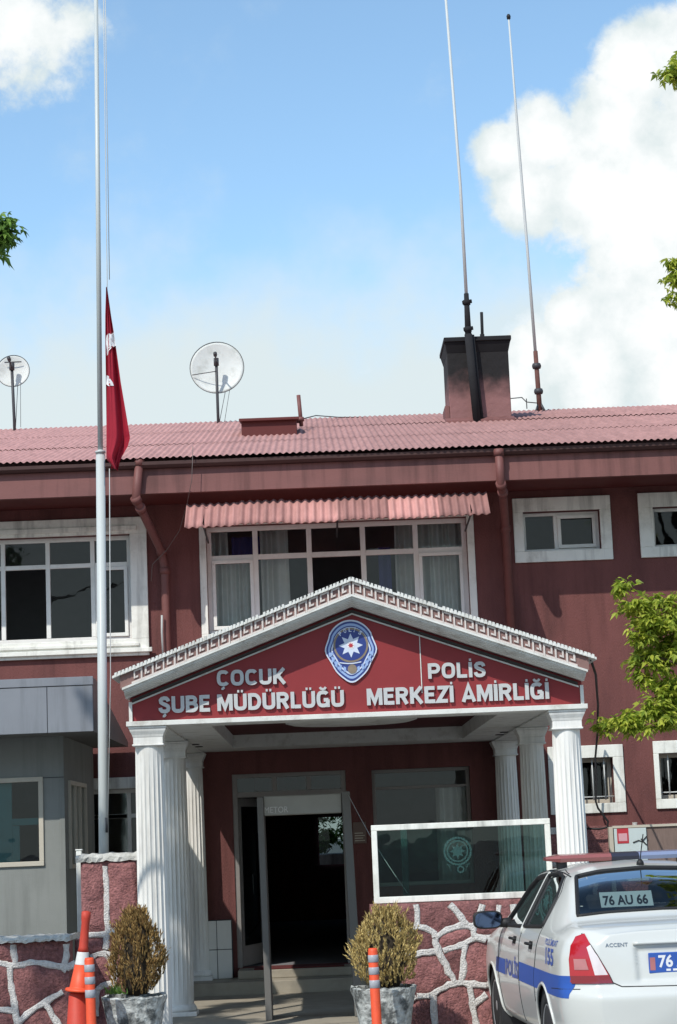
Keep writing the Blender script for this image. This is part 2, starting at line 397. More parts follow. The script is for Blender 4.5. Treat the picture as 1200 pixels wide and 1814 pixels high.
def glyph(c):
    "heavy sans capital: width and centre-line strokes in a box of height 1 (stroke .20)"
    t = .10
    def rr(x0, x1, y0, y1, a0, a1, r=.26):             # rounded-rectangle path between two angles (degrees)
        pts = []; cx, cy = (x0+x1)/2, (y0+y1)/2; hx, hy = (x1-x0)/2, (y1-y0)/2; n = 30
        for i in range(n+1):
            a = R_(a0+(a1-a0)*i/n); ca, sa = math.cos(a), math.sin(a); e = .72
            pts.append((cx+hx*math.copysign(abs(ca)**e, ca), cy+hy*math.copysign(abs(sa)**e, sa)))
        return pts
    ced = [(.37, -.05), (.40, -.13), (.34, -.19), (.26, -.18)]
    if c in 'ÇC': return .74, [rr(t, .66, t, .9, 38, 322)] + ([ced] if c == 'Ç' else [])
    if c == 'O': return .78, [rr(t, .68, t, .9, 0, 360)]
    if c in 'ĞG': return .78, [rr(t, .68, t, .9, 42, 345), [(.42, .44), (.70, .44)], [(.66, .46), (.66, .0)]] + ([[(.22, 1.22), (.27, 1.13), (.39, 1.09), (.51, 1.13), (.56, 1.22)]] if c == 'Ğ' else [])
    if c in 'UÜ': return .74, [[(t, 1), (t, .36)] + rr(t, .64, t, .62, 180, 360)[1:-1] + [(.64, .36), (.64, 1)]] + ([[(.20, 1.15), (.32, 1.15)], [(.42, 1.15), (.54, 1.15)]] if c == 'Ü' else [])
    if c == 'K': return .76, [[(t, 0), (t, 1)], [(.16, .42), (.66, 1.0)], [(.28, .56), (.68, .0)]]
    if c in 'SŞ': return .68, [[(.58, .70), (.55, .80), (.46, .89), (.33, .905), (.20, .87), (.12, .77), (.14, .65), (.25, .57), (.42, .49), (.54, .41), (.58, .29), (.54, .17), (.43, .10), (.31, .095), (.19, .12), (.11, .21), (.09, .32)]] + ([[(x-.03, y) for x, y in ced]] if c == 'Ş' else [])
    if c == 'B': return .72, [[(t, 0), (t, 1)], [(t, .9), (.36, .9)] + arc(.38, .715, .19, .185, 90, -90) + [(t, .53)], [(t, .53), (.38, .53)] + arc(.40, .315, .215, .215, 90, -90) + [(t, .1)]]
    if c == 'E': return .62, [[(t, 0), (t, 1)], [(t, .9), (.60, .9)], [(t, .51), (.55, .51)], [(t, .1), (.61, .1)]]
    if c == 'M': return .90, [[(t, 0), (t, 1)], [(.80, 0), (.80, 1)], [(.14, .97), (.45, .18), (.76, .97)]]
    if c == 'D': return .76, [[(t, 0), (t, 1)], [(t, .9), (.32, .9)] + arc(.34, .5, .32, .4, 90, -90, 12) + [(t, .1)]]
    if c == 'R': return .74, [[(t, 0), (t, 1)], [(t, .9), (.38, .9)] + arc(.40, .70, .21, .2, 90, -90) + [(t, .5)], [(.38, .48), (.63, .0)]]
    if c == 'P': return .70, [[(t, 0), (t, 1)], [(t, .9), (.38, .9)] + arc(.40, .67, .21, .23, 90, -90) + [(t, .44)]]
    if c == 'L': return .60, [[(t, 0), (t, 1)], [(t, .1), (.59, .1)]]
    if c == 'İ': return .20, [[(t, 0), (t, 1)], [(.04, 1.15), (.16, 1.15)]]
    if c == 'Z': return .68, [[(.05, .9), (.60, .9), (.08, .1), (.64, .1)]]
    if c == 'A': return .80, [[(.08, 0), (.40, .97), (.72, 0)], [(.20, .27), (.60, .27)]]
    return .36, []
def add_letters(mb, body, fn, w, cap, depth, gap=.10, thick=.225):
    x = 0; strokes = []
    for c in body:
        gw, st = glyph(c)
        for s_ in st: strokes.append([(x+px, py) for px, py in s_])
        x += gw+gap
    sx = w/(x-gap)
    for k, pl in enumerate(strokes):
        P = [Vector(p) for p in pl]; th = thick*(.62 if max(p.y for p in P) > 1.08 and min(p.y for p in P) > 1.0 else (.6 if max(p.y for p in P) < 0 else 1))
        if min(p.y for p in P) > 1.0 and len(P) == 2: th = .15
        d = depth+.0004*(k % 5); L_, R2 = [], []; n = len(P); closed = (P[0]-P[-1]).length < 1e-4
        for i, p in enumerate(P):
            a = P[i]-P[i-1] if i else (P[-1]-P[-2] if closed else P[1]-P[0]); b = P[i+1]-P[i] if i < n-1 else (P[1]-P[0] if closed else P[-1]-P[-2])
            a = Vector((a.x*sx/cap, a.y)).normalized(); b = Vector((b.x*sx/cap, b.y)).normalized(); na, nb = Vector((-a.y, a.x)), Vector((-b.y, b.x)); m = (na+nb)
            m = m.normalized() if m.length > .2 else na
            m = m*(th/2/max(.45, m.dot(na)))
            L_.append((p.x*sx+m.x*cap, (p.y+m.y)*cap)); R2.append((p.x*sx-m.x*cap, (p.y-m.y)*cap))
        vs = []
        for l, r in zip(L_, R2): vs += [fn(l[0], l[1], d), fn(r[0], r[1], d), fn(r[0], r[1], 0), fn(l[0], l[1], 0)]
        fs = [(i*4+q, i*4+(q+1) % 4, i*4+4+(q+1) % 4, i*4+4+q) for i in range(n-1) for q in range(4)]
        if not closed: fs += [(0, 3, 2, 1), (n*4-4, n*4-3, n*4-2, n*4-1)]
        mb.add(vs, fs)
    return mb
def add_text(mb, body, fn, w, cap=None, bold=.02, depth=0.0, ref='H'):
    "fn(u, v, d) -> point; text fitted to width w (metres), cap height cap"
    vs, fs = text_mesh(body, bold)
    x0 = min(v[0] for v in vs); x1 = max(v[0] for v in vs)
    sx = w/(x1-x0); capraw = .70
    sy = (cap/capraw) if cap else sx
    front = [fn((x-x0)*sx, y*sy, depth) for x, y in vs]
    # make the front face look towards -d
    mb.add(front, fs)
    if depth:
        from collections import Counter
        ec = Counter()
        for f in fs:
            for i in range(len(f)): ec[tuple(sorted((f[i], f[(i+1) % len(f)])))] += 1
        back = [fn((x-x0)*sx, y*sy, 0) for x, y in vs]
        o = len(mb.v); mb.v += [Vector(p) for p in front] + [Vector(p) for p in back]; n = len(vs)
        for f in fs:
            for i in range(len(f)):
                a, b = f[i], f[(i+1) % len(f)]
                if ec[tuple(sorted((a, b)))] == 1:
                    mb.f.append([o+a, o+n+a, o+n+b, o+b]); mb.sm.append(False)
    return mb
# ------------------------------------------------------------------ ground
G = -.13
YW = 25.2                                               # facade plane
YF = 18.75                                              # front columns of the portico
gm = MB()
N_ = 40
gm.add([(-600, -600, G-.01), (600, -600, G-.01), (600, 900, G-.01), (-600, 900, G-.01)], [(0, 1, 2, 3)])
tag(gm.build('ground', 'asphalt'), kind='structure')
pv = MB(); pv.box(-8, 9, 17.2, 25.1, G-.008, G-.004)
tag(pv.build('forecourt_paving', 'paving'), kind='structure')

# ------------------------------------------------------------------ main building
B = thing('police_station', 'two storey dark red plastered police station with a pink corrugated roof', 'building', (0, YW, G))
WX0, WX1, WTOP = -9.0, 10.0, 6.2
def wall_panel(mb, x0, x1, z0, z1, y, th, holes):
    xs = sorted({x0, x1} | {h[0] for h in holes} | {h[1] for h in holes}); zs = sorted({z0, z1} | {h[2] for h in holes} | {h[3] for h in holes})
    for i in range(len(xs)-1):
        for j in range(len(zs)-1):
            cx, cz = (xs[i]+xs[i+1])/2, (zs[j]+zs[j+1])/2
            if any(h[0] < cx < h[1] and h[2] < cz < h[3] for h in holes): continue
            a, b, c, d = xs[i], xs[i+1], zs[j], zs[j+1]
            mb.add([(a, y, c), (b, y, c), (b, y, d), (a, y, d)], [(0, 1, 2, 3)])
    for (a, b, c, d) in holes:
        mb.add([(a, y, c), (a, y+th, c), (a, y+th, d), (a, y, d)], [(0, 1, 2, 3)])
        mb.add([(b, y, c), (b, y+th, c), (b, y+th, d), (b, y, d)], [(3, 2, 1, 0)])
        mb.add([(a, y, c), (b, y, c), (b, y+th, c), (a, y+th, c)], [(0, 1, 2, 3)])
        mb.add([(a, y, d), (b, y, d), (b, y+th, d), (a, y+th, d)], [(3, 2, 1, 0)])
def rect(px0, py0, px1, py1, Y=YW):
    "photo rectangle (left, top, right, bottom) -> x0, x1, z0, z1"
    a = at(px0, (py0+py1)/2, Y).x; b = at(px1, (py0+py1)/2, Y).x
    return a, b, at((px0+px1)/2, py1, Y).z, at((px0+px1)/2, py0, Y).z
H = {}
H['left'] = (-5.30, -2.25, 4.20, 5.52)
H['mid'] = (-1.30, 1.97, 4.22, 5.58)
H['up1'] = rect(928, 905, 1064, 975); H['up2'] = (4.32, 5.25, H['up1'][2]+.0, H['up1'][3]+.0)
H['lo1'] = rect(1000, 1343, 1088, 1424); H['lo1'] = (2.98, H['lo1'][1], H['lo1'][2], H['lo1'][3])
H['lo2'] = (4.20, 4.95, H['lo1'][2]+.02, H['lo1'][3]+.02)
H['door'] = (-1.07, .33, .15, 2.48)
H['porch'] = (.65, 1.86, 1.05, 2.47)
H['gl'] = (-3.6, -1.75, 1.35, 2.36)
wb = MB()
wall_panel(wb, WX0, WX1, G, WTOP, YW, .25, list(H.values()))
YB = 38.8
FARX0, FARX1, FARZ0, FARZ1 = AX(565, 1480, YB), AX(640, 1480, YB), AZ(582, 1532, YB), AZ(582, 1448, YB)
for (x, flip) in ((WX0, 0), (WX1, 1)):
    q = [(x, YW, G), (x, YB, G), (x, YB, WTOP), (x, YW, WTOP)]; wb.add(q, [(0, 1, 2, 3) if flip else (3, 2, 1, 0)])
wall_panel(wb, WX0, WX1, G, WTOP, YB, .01, [(FARX0, FARX1, FARZ0, FARZ1)])
wall = wb.build('wall', 'red_plaster', B)
# rooms behind the glass
im = MB()
def slab(x0, x1, y0, y1, z0, z1): im.box(x0, x1, y0, y1, z0, z1)
slab(WX0+.02, WX1-.02, YW+.26, YB-.03, 3.05, 3.3)       # floor slab of the upper storey
slab(WX0+.02, WX1-.02, YW+.26, YB-.03, 5.95, 6.1)       # ceiling
slab(WX0+.02, WX1-.02, 28.2, 28.32, 3.3, 5.95)          # back wall of upper rooms
for x in (-1.75, 2.25, 4.05): slab(x, x+.12, YW+.27, 28.19, 3.3, 5.95)
slab(WX0+.02, -1.35, 29.5, 29.62, G, 3.05); slab(.62, WX1-.02, 29.5, 29.62, G, 3.05)
slab(-1.35, -1.23, YW+.27, YB-.04, .14, 3.05); slab(.48, .60, YW+.27, 29.6, .14, 3.05); slab(.75, .87, 29.6, YB-.04, .14, 3.05)
slab(2.6, 2.72, YW+.27, 29.49, G, 3.04)
slab(-1.22, .74, YW+.27, YB-.04, .02, .14)
im.build('interior', 'dark_interior', B)

tz_ = FARZ1-FARZ0
MB().add([(FARX0, YB-.02, FARZ0), (FARX1, YB-.02, FARZ0), (FARX1, YB-.02, FARZ1), (FARX0, YB-.02, FARZ1)], [(0, 1, 2, 3)]).build('back_window', 'back_glass', B)
# roof: corrugated sheets in three courses, front slope, plus back slope
def roof_z(y): return 6.27 + .26*(y-24.1)
RY = 32.0
rm = MB()
def corr(x0, x1, ys, lam, amp, zf, per=8, lift=.012, jag=0):
    n = int((x1-x0)/lam*per); vs = []; fs = []
    for c in range(len(ys)-1):
        o = len(vs)
        for r, y in enumerate((ys[c], ys[c+1]+ (.12 if c < len(ys)-2 else 0))):
            for i in range(n+1):
                x = x0+(x1-x0)*i/n
                k = int((x-x0)/.9); rr = math.sin(k*12.9+c*7.7+r*3.3)
                yy = y + (jag*rr if r == 0 else 0)
                vs.append((x, yy, zf(yy) + amp*math.cos(2*math.pi*(x-x0)/lam) + (lift if r == 0 else -lift*.3) + .004*rr))
        for i in range(n): fs.append((o+i, o+i+1, o+n+1+i+1, o+n+1+i))
    base_ = len(rm.v); rm.add(vs, fs, True)
    for q, v in enumerate(vs): RT.append((base_+q, .22*math.sin(int((v[0]-x0)/.95)*37.3+c*11.1)))
RT = []
corr(WX0-.6, WX1+.6, (24.02, 26.6, 29.3, RY), .080, .0105, roof_z, per=6, lift=.008, jag=.016)
rm.add([(WX0-.6, RY, roof_z(RY)-.02), (WX1+.6, RY, roof_z(RY)-.02), (WX1+.6, RY+8, roof_z(RY)-2.1), (WX0-.6, RY+8, roof_z(RY)-2.1)], [(0, 1, 2, 3)])
roof = rm.build('roof', 'roof_sheet', B); ra_ = roof.data.attributes.new('stone_tone', 'FLOAT', 'POINT')
for q, t_ in RT: ra_.data[q].value = t_
# eave: fascia board, gutter lip, soffit
ZE, ZS = 6.20, 5.845
MB().box(WX0-.5, WX1+.5, 24.15, 24.23, ZS, ZE-.055).build('fascia', 'fascia_paint', B)
MB().box(WX0-.5, WX1+.5, 24.23, YW-.002, ZS+.03, ZS+.07).build('soffit', 'dark_red', B)
g = MB(); prof = [(24.16, ZE-.052), (24.09, ZE-.05), (24.055, ZE-.02), (24.05, ZE+.02), (24.075, ZE+.02), (24.16, ZE+.01)]
vs = [(x, y, z) for x in (WX0-.5, WX1+.5) for y, z in prof]; n = len(prof)
g.add(vs, [(i, (i+1) % n, n+(i+1) % n, n+i) for i in range(n)]); g.build('gutter', 'gutter_paint', B)
# rain pipes
def pipe(name, pts, r=.052, label=None):
    m = MB(); m.tube(pts, r, 12)
    for p, q in zip(pts[:-1], pts[1:]):
        d = (Vector(q)-Vector(p)).normalized(); m.tube([Vector(p)-d*.03, Vector(p)+d*.05], r*1.22, 12)
    o = m.build(name, 'pipe_paint', B); 
    if label: o['label'] = label
    return o
p1 = [at(247, 818, 24.10), at(241, 884, 24.10), at(249, 900, 24.18), at(286, 976, 25.10), at(292, 1010, 25.10)]
p1.append(Vector((p1[-1].x, 25.1, .4)))
pipe('rain_pipe', p1, label='rain pipe with a slanting bend under the eave')
p2 = [at(884, 800, 24.06), at(888, 858, 24.06), at(891, 872, 24.2), at(896, 935, 25.1)]
p2.append(Vector((p2[-1].x+.01, 25.1, .4)))
pipe('rain_pipe', p2)

# roof hatch and vent stub
hy = 27.8; hx0, hx1 = AX(424, 757, hy), AX(530, 757, hy)
hm = MB(); hz = roof_z(hy)
hm.box(hx0+.03, hx1-.03, hy, hy+1.1, hz-.1, hz+.22)
hm.hexa([(hx0, hy-.06, hz+.20), (hx1, hy-.06, hz+.20), (hx1, hy+1.2, hz+.40), (hx0, hy+1.2, hz+.40), (hx0, hy-.06, hz+.24), (hx1, hy-.06, hz+.24), (hx1, hy+1.2, hz+.44), (hx0, hy+1.2, hz+.44)])
hm.build('roof_hatch', 'dark_red', B, bevel=.006)
vm = MB(); a, b = at(533, 742, 28.6), at(529, 700, 28.6); vm.tube([a-(b-a)*.3, b], .03, 10); vm.tube([a-(b-a)*.1, a+(b-a)*.06], .05, 10)
vm.build('vent_stub', 'pipe_paint', B)

# chimney
cy = 29.5; c0, c1 = AX(795, 680, cy), AX(904, 680, cy); cz1 = AZ(850, 622, cy); ctop = AZ(850, 598, cy)
mt = bpy.data.materials.new('chimney_plaster'); mt.use_nodes = True; N = mt.node_tree.nodes; L = mt.node_tree.links; P = N['Principled BSDF']; P.inputs['Roughness'].default_value = .95
tc = N.new('ShaderNodeTexCoord'); sp = N.new('ShaderNodeSeparateXYZ'); L.new(tc.outputs['Object'], sp.inputs[0])
nz = N.new('ShaderNodeTexNoise'); nz.inputs['Scale'].default_value = 5; nz.inputs['Detail'].default_value = 8; L.new(tc.outputs['Object'], nz.inputs[0])
ad = N.new('ShaderNodeMath'); ad.operation = 'MULTIPLY_ADD'; L.new(nz.outputs[0], ad.inputs[0]); ad.inputs[1].default_value = .55; L.new(sp.outputs['Z'], ad.inputs[2])
mr = N.new('ShaderNodeMapRange'); mr.interpolation_type = 'SMOOTHSTEP'; L.new(ad.outputs[0], mr.inputs[0]); zc = cz1-G
mr.inputs[1].default_value = zc-.50; mr.inputs[2].default_value = zc+.02
mx = N.new('ShaderNodeMix'); mx.data_type = 'RGBA'; mx.inputs['A'].default_value = (.235, .115, .11, 1); mx.inputs['B'].default_value = (.012, .011, .012, 1)
n3 = N.new('ShaderNodeTexNoise'); n3.inputs['Scale'].default_value = 9; n3.inputs['Detail'].default_value = 9; L.new(tc.outputs['Object'], n3.inputs[0])
bp = N.new('ShaderNodeBump'); bp.inputs['Strength'].default_value = .5; bp.inputs['Distance'].default_value = .03; L.new(n3.outputs[0], bp.inputs['Height']); L.new(bp.outputs[0], P.inputs['Normal'])
L.new(mr.outputs[0], mx.inputs['Factor']); L.new(mx.outputs['Result'], P.inputs['Base Color'])
ch = MB().box(c0, c1, cy, cy+.9, roof_z(cy)-.3, cz1).build('chimney', mt, B, bevel=.015)
MB().hexa([(c0, cy, cz1-.02), (c1, cy, cz1-.02), (c1, cy+.9, cz1-.02), (c0, cy+.9, cz1-.02), (c0-.035, cy-.08, ctop-.07), (c1+.035, cy-.08, ctop-.07), (c1+.035, cy+.98, ctop-.07), (c0-.035, cy+.98, ctop-.07)]) \
    .box(c0-.045, c1+.045, cy-.1, cy+1.0, ctop-.068, ctop).build('chimney_cap', 'soot', ch, bevel=.01)
fl = MB(); fz = roof_z(cy)
fl.hexa([(c0-.08, cy-.20, fz-.06), (c1+.03, cy-.20, fz-.06), (c1+.03, cy+.0, fz+.0), (c0-.08, cy+0, fz+.0), (c0-.08, cy-.20, fz-.025), (c1+.03, cy-.20, fz-.025), (c1+.03, cy-.003, fz+.05), (c0-.08, cy-.003, fz+.05)])
fl.box(c0-.07, c0-.004, cy, cy+.5, fz-.05, fz+.24)
fl.build('chimney_flashing', 'fascia_paint', ch)

# stone plinth of the right wing
plm = MB().box(2.62, WX1+.02, YW-.06, YW-.002, G, 1.68).build('plinth', 'stone_red', B)
pm = MB()
x = 2.62
pm.box(2.62, 3.2, YW-.075, YW-.062, 1.60, 1.68)
random.seed(11)
pts = [(2.7+.42*i+random.uniform(-.1, .1), .05+.4*j+random.uniform(-.1, .1)) for i in range(17) for j in range(4)]
def ribbon(mb, pl, y, w, d=.012, seed=0):
    "raised mortar joint along a polyline of (x, z) on plane y, uneven width"
    rnd = random.Random(seed+int(1000*abs(pl[0][0]+pl[-1][1])))
    P = []
    for i in range(len(pl)-1):
        a, b = Vector((pl[i][0], pl[i][1])), Vector((pl[i+1][0], pl[i+1][1])); k = max(2, int((b-a).length/.05))
        for j in range(k): P.append(a.lerp(b, j/k))
    P.append(Vector(pl[-1])); 
    for _ in range(2): P = [P[0]] + [(P[i-1]+P[i]*2+P[i+1])/4 for i in range(1, len(P)-1)] + [P[-1]]
    P = [p + Vector((rnd.gauss(0, .004), rnd.gauss(0, .004))) for p in P]
    vs = []; fs = []
    for i, p in enumerate(P):
        t = (P[min(i+1, len(P)-1)]-P[max(i-1, 0)]).normalized(); nrm = Vector((-t.y, t.x)); h = w/2*(1+rnd.uniform(-.28, .28)); h2 = w/2*(1+rnd.uniform(-.28, .28))
        q0, q1 = p+nrm*h, p-nrm*h2; m0, m1 = p+nrm*h*.6, p-nrm*h2*.6
        vs += [(q0.x, y, q0.y), (m0.x, y-d, m0.y), (m1.x, y-d, m1.y), (q1.x, y, q1.y)]
    for i in range(len(P)-1):
        for k in range(3): fs.append((i*4+k, i*4+k+1, i*4+4+k+1, i*4+4+k))
    fs += [(0, 3, 2, 1), tuple(len(vs)-4+k for k in range(4))]
    mb.add(vs, fs)
for j in range(3):
    z = .2+.5*j
    for i in range(9): ribbon(pm, [(2.6+i*.8, z+.08*math.sin(i*3+j)), (3.4+i*.8, z+.08*math.sin(i*3+3+j))], YW-.062, .055)
    for i in range(9): ribbon(pm, [(3.0+i*.8+.3*(j % 2), z), (3.05+i*.8+.3*(j % 2), z+.5)], YW-.062, .055)
pm.build('plinth_joints', 'mortar', plm)

# ---- windows
def win(key, cols, zr, fr=.055, mull=.055, yf=.10, glassname='win_glass', sash=(), open_panes=(), surround=None, curtains=(), bars=0, blue=(), depth=.05, outer_white='window_white'):
    x0, x1, z0, z1 = H[key]
    f = MB(); y0, y1 = YW+yf, YW+yf+depth
    f.box(x0, x1, y0, y1, z0, z0+fr); f.box(x0, x1, y0, y1, z1-fr, z1)
    f.box(x0, x0+fr, y0, y1, z0+fr, z1-fr); f.box(x1-fr, x1, y0, y1, z0+fr, z1-fr)
    for c in cols: f.box(c-mull/2, c+mull/2, y0-.003, y1, z0+fr, z1-fr)
    if zr: 
        xs_ = [x0+fr]+[v for c in cols for v in (c-mull/2, c+mull/2)]+[x1-fr]
        for a, b in zip(xs_[::2], xs_[1::2]): f.box(a, b, y0, y1, zr-mull/2, zr+mull/2)
    for (a, b, c, d) in sash:                               # casement frames inside a bay
        t = .045
        f.box(a, b, y0-.022, y0-.004, c, c+t); f.box(a, b, y0-.022, y0-.004, d-t, d); f.box(a, a+t, y0-.022, y0-.004, c+t, d-t); f.box(b-t, b, y0-.022, y0-.004, c+t, d-t)
    w = f.build('window', outer_white, B, bevel=.004)
    gm_ = MB(); xs_ = [x0+fr]+[v for c in cols for v in (c-mull/2, c+mull/2)]+[x1-fr]; k = 0
    rows = [(z0+fr, (zr-mull/2) if zr else z1-fr)] + ([(zr+mull/2, z1-fr)] if zr else [])
    for r, (c, d) in enumerate(rows):
        for i, (a, b) in enumerate(zip(xs_[::2], xs_[1::2])):
            if (i, r) in open_panes: continue
            tl = random.uniform(-.004, .004)
            gm_.add([(a, y1-.02+tl, c), (b, y1-.02-tl, c), (b, y1-.02-tl*.5, d), (a, y1-.02+tl, d)], [(0, 1, 2, 3)])
    gm_.build('pane', glassname, w)
    for (a, b, c, d) in curtains:
        cm = MB(); n = 90; vs = []; ph = random.uniform(0, 6)
        for i in range(n+1):
            xx = a+(b-a)*i/n; yy = YW+.40+.045*math.sin(xx*50+ph+1.8*math.sin(xx*7+ph))+.03*math.sin(xx*23)
            vs += [(xx, yy, c), (xx+.012*math.sin(xx*31), yy, d)]
        cm.add(vs, [(2*i, 2*i+2, 2*i+3, 2*i+1) for i in range(n)], True); cm.build('curtain', 'curtain', w)
    for (a, b, c, d) in blue:
        cm = MB(); n = 40; vs = []
        for i in range(n+1):
            xx = a+(b-a)*i/n; yy = YW+.5+.02*math.sin(xx*40)
            vs += [(xx, yy, c), (xx, yy, d)]
        cm.add(vs, [(2*i, 2*i+2, 2*i+3, 2*i+1) for i in range(n)], True); cm.build('curtain', 'blue_cloth', w)
    if bars:
        for i in range(bars):
            xx = x0+(x1-x0)*(i+.7)/(bars+.4); MB().tube([(xx, YW+.05, z0+.04), (xx, YW+.05, z1-.02)], .009, 8).build('bar', 'whip_white', w)
        MB().tube([(x0, YW+.05, z0+.08), (x1, YW+.05, z0+.08)], .008, 8).build('bar', 'whip_white', w)
    if surround:
        sx0, sx1, sz0, sz1, pr = surround
        s = MB(); y = YW-pr
        s.box(sx0, sx1, y, YW-.002, z1, sz1); s.box(sx0, sx1, y, YW-.002, sz0, z0); s.box(sx0, x0, y, YW-.002, z0, z1); s.box(x1, sx1, y, YW-.002, z0, z1)
        s.build('surround', 'white_trim', w, bevel=.006)
    return w
# large left window, its white moulded surround
xl = H['left']
cL = [AX(84, 1070, YW), AX(164, 1070, YW)]; cL = [cL[0]-2*(cL[1]-cL[0]), cL[0]-(cL[1]-cL[0])] + cL
w = win('left', cL, AZ(120, 1001, YW), sash=[(cL[-1]+.03, xl[1]-.05, xl[2]+.05, AZ(120, 1001, YW)-.03)], open_panes=((2, 0),), surround=(-5.6, -2.04, 3.99, 5.73, .05))
s = MB(); s.box(-5.5, -2.16, YW-.075, YW-.052, 4.11, 4.15); s.box(-5.5, -2.16, YW-.08, YW-.052, 5.56, 5.62); s.box(-5.65, -2.0, YW-.09, YW-.052, 4.03, 4.085)
s.build('surround', 'white_trim', w, bevel=.006)
# five bay window over the porch
cm_ = [AX(453, 1000, YW), AX(549, 1000, YW), AX(645, 1000, YW), AX(739, 1000, YW)]
zt_ = AZ(600, 979, YW); xm = H['mid']
w = win('mid', cm_, zt_, fr=.06, mull=.065, sash=[(xm[0]+.06, cm_[0]-.03, xm[2]+.06, zt_-.03), (cm_[3]+.03, xm[1]-.06, xm[2]+.06, zt_-.03)], open_panes=((2, 0),),
    surround=(-1.385, 2.06, 4.12, 5.6, .03),
    curtains=[(xm[0], cm_[0]+.02, 4.2, zt_), (cm_[0]+.06, cm_[0]+.42, 4.2, 5.56), (xm[0], xm[0]+.26, zt_, 5.56), (cm_[2]+.40, cm_[3], 4.2, 5.6), (cm_[3], xm[1], 4.2, 5.6)],
    blue=[(xm[0]+.3, xm[0]+.6, zt_, 5.5), (cm_[0], cm_[0]+.2, zt_, 5.5), (cm_[2]+.2, cm_[2]+.36, 4.3, 5.3)])
# small upper windows
u = H['up1']; r1 = rect(910, 881, 1084, 994)
win('up1', [AX(987, 940, YW)], None, fr=.04, mull=.05, yf=.12, sash=[(AX(990, 940, YW), u[1]-.04, u[2]+.04, u[3]-.04)], surround=(2.56, 3.79, 4.965, 5.78, .035), curtains=[])
win('up2', [4.8], None, fr=.04, mull=.05, yf=.12, surround=(4.14, 5.42, 4.97, 5.79, .035))
l_ = H['lo1']; win('lo1', [], None, fr=.05, yf=.17, surround=(2.83, AX(1107, 1385, YW), AZ(1075, 1440, YW), AZ(1065, 1320, YW), .03), bars=4, outer_white='cream_frame')
win('lo2', [], None, fr=.05, yf=.17, surround=(AX(1160, 1375, YW), 5.15, AZ(1075, 1440, YW)+.02, AZ(1065, 1320, YW)+.02, .03), bars=4, outer_white='cream_frame')
win('gl', [-2.35, -2.95], AZ(215, 1446, YW), fr=.05, mull=.05, surround=(-3.75, -1.6, 1.22, 2.50, .04))
# porch window and door
p_ = H['porch']; win('porch', [], AZ(745, 1394, YW), fr=.045, mull=.035, outer_white='aluminium', curtains=[(AX(775, 1420, YW), p_[1], p_[2], AZ(745, 1394, YW))])
d_ = H['door']
dm = MB(); y0, y1 = YW+.02, YW+.10; zt2 = AZ(510, 1405, YW)
dm.box(d_[0], d_[0]+.06, y0, y1, d_[2], d_[3]); dm.box(d_[1]-.06, d_[1], y0, y1, d_[2], d_[3]); dm.box(d_[0]+.06, d_[1]-.06, y0, y1, d_[3]-.05, d_[3]); dm.box(d_[0]+.06, d_[1]-.06, y0-.003, y1, zt2-.035, zt2+.03)
for px in (486, 547): xx = AX(px, 1390, YW); dm.box(xx-.03, xx+.03, y0, y1, zt2+.03, d_[3]-.05)
door = dm.build('entrance_door', 'aluminium', B, bevel=.004)
MB().add([(d_[0]+.06, y1-.03, zt2+.03), (d_[1]-.06, y1-.03, zt2+.03), (d_[1]-.06, y1-.03, d_[3]-.05), (d_[0]+.06, y1-.03, d_[3]-.05)], [(0, 1, 2, 3)]).build('transom_pane', 'win_glass', door)
# leaf folded inwards along the left jamb
lf = MB(); hx = d_[0]+.07
def leafbox(a, b, c, d_2): lf.hexa([(hx+.26*a, y1+.9*a, c), (hx+.26*b, y1+.9*b, c), (hx+.26*b-.04, y1+.9*b+.01, c), (hx+.26*a-.04, y1+.9*a+.01, c), (hx+.26*a, y1+.9*a, d_2), (hx+.26*b, y1+.9*b, d_2), (hx+.26*b-.04, y1+.9*b+.01, d_2), (hx+.26*a-.04, y1+.9*a+.01, d_2)])
leafbox(0, .09, .16, zt2-.04); leafbox(.91, 1, .16, zt2-.04); leafbox(.09, .91, .16, .4); leafbox(.09, .91, zt2-.14, zt2-.04)
leaf = lf.build('door_leaf', 'aluminium', door)
MB().add([(hx+.023, y1+.08, .4), (hx+.237-.02, y1+.82, .4), (hx+.237-.02, y1+.82, zt2-.14), (hx+.023, y1+.08, zt2-.14)], [(0, 1, 2, 3)]).build('leaf_pane', 'win_glass', leaf)
MB().tube([(hx+.24, y1+.75, 1.0), (hx+.29, y1+.75, 1.0), (hx+.29, y1+.75, 1.25), (hx+.24, y1+.75, 1.25)], .012, 8).build('handle', 'chrome_grey', leaf)

# corrugated awning over the five bay window
am = MB(); YA0, YA1 = 24.0, 24.30
lam = .127; n = 38*8; vs = []
lo0, lo1, hi0, hi1 = at(327, 934, YA0), at(869, 909, YA0), at(331, 893, YA1), at(862, 871, YA1)
rnd = random.Random(8); jit = [rnd.uniform(-.018, .018) for _ in range(9)]
for t in range(5):
    for i in range(n+1):
        s_ = i/n; q = lo0.lerp(lo1, s_).lerp(hi0.lerp(hi1, s_), t/4); k = jit[int(s_*5.99)]
        w_ = math.cos(2*math.pi*38*s_)
        vs.append((q.x, q.y-.015*w_+.01*jit[int(s_*5.99)]*10*.3, q.z+.008*w_+k*.6))
fs = [(t*(n+1)+i, t*(n+1)+i+1, (t+1)*(n+1)+i+1, (t+1)*(n+1)+i) for t in range(4) for i in range(n)]
am.add(vs, fs, True); aw = am.build('awning', 'awning_sheet', B); ra_ = aw.data.attributes.new('stone_tone', 'FLOAT', 'POINT')
for q in range(len(vs)): ra_.data[q].value = .3*math.sin(int((q % (n+1))/n*5.99)*9.7)
md = aw.modifiers.new('thick', 'SOLIDIFY'); md.thickness = .008; md.offset = -1
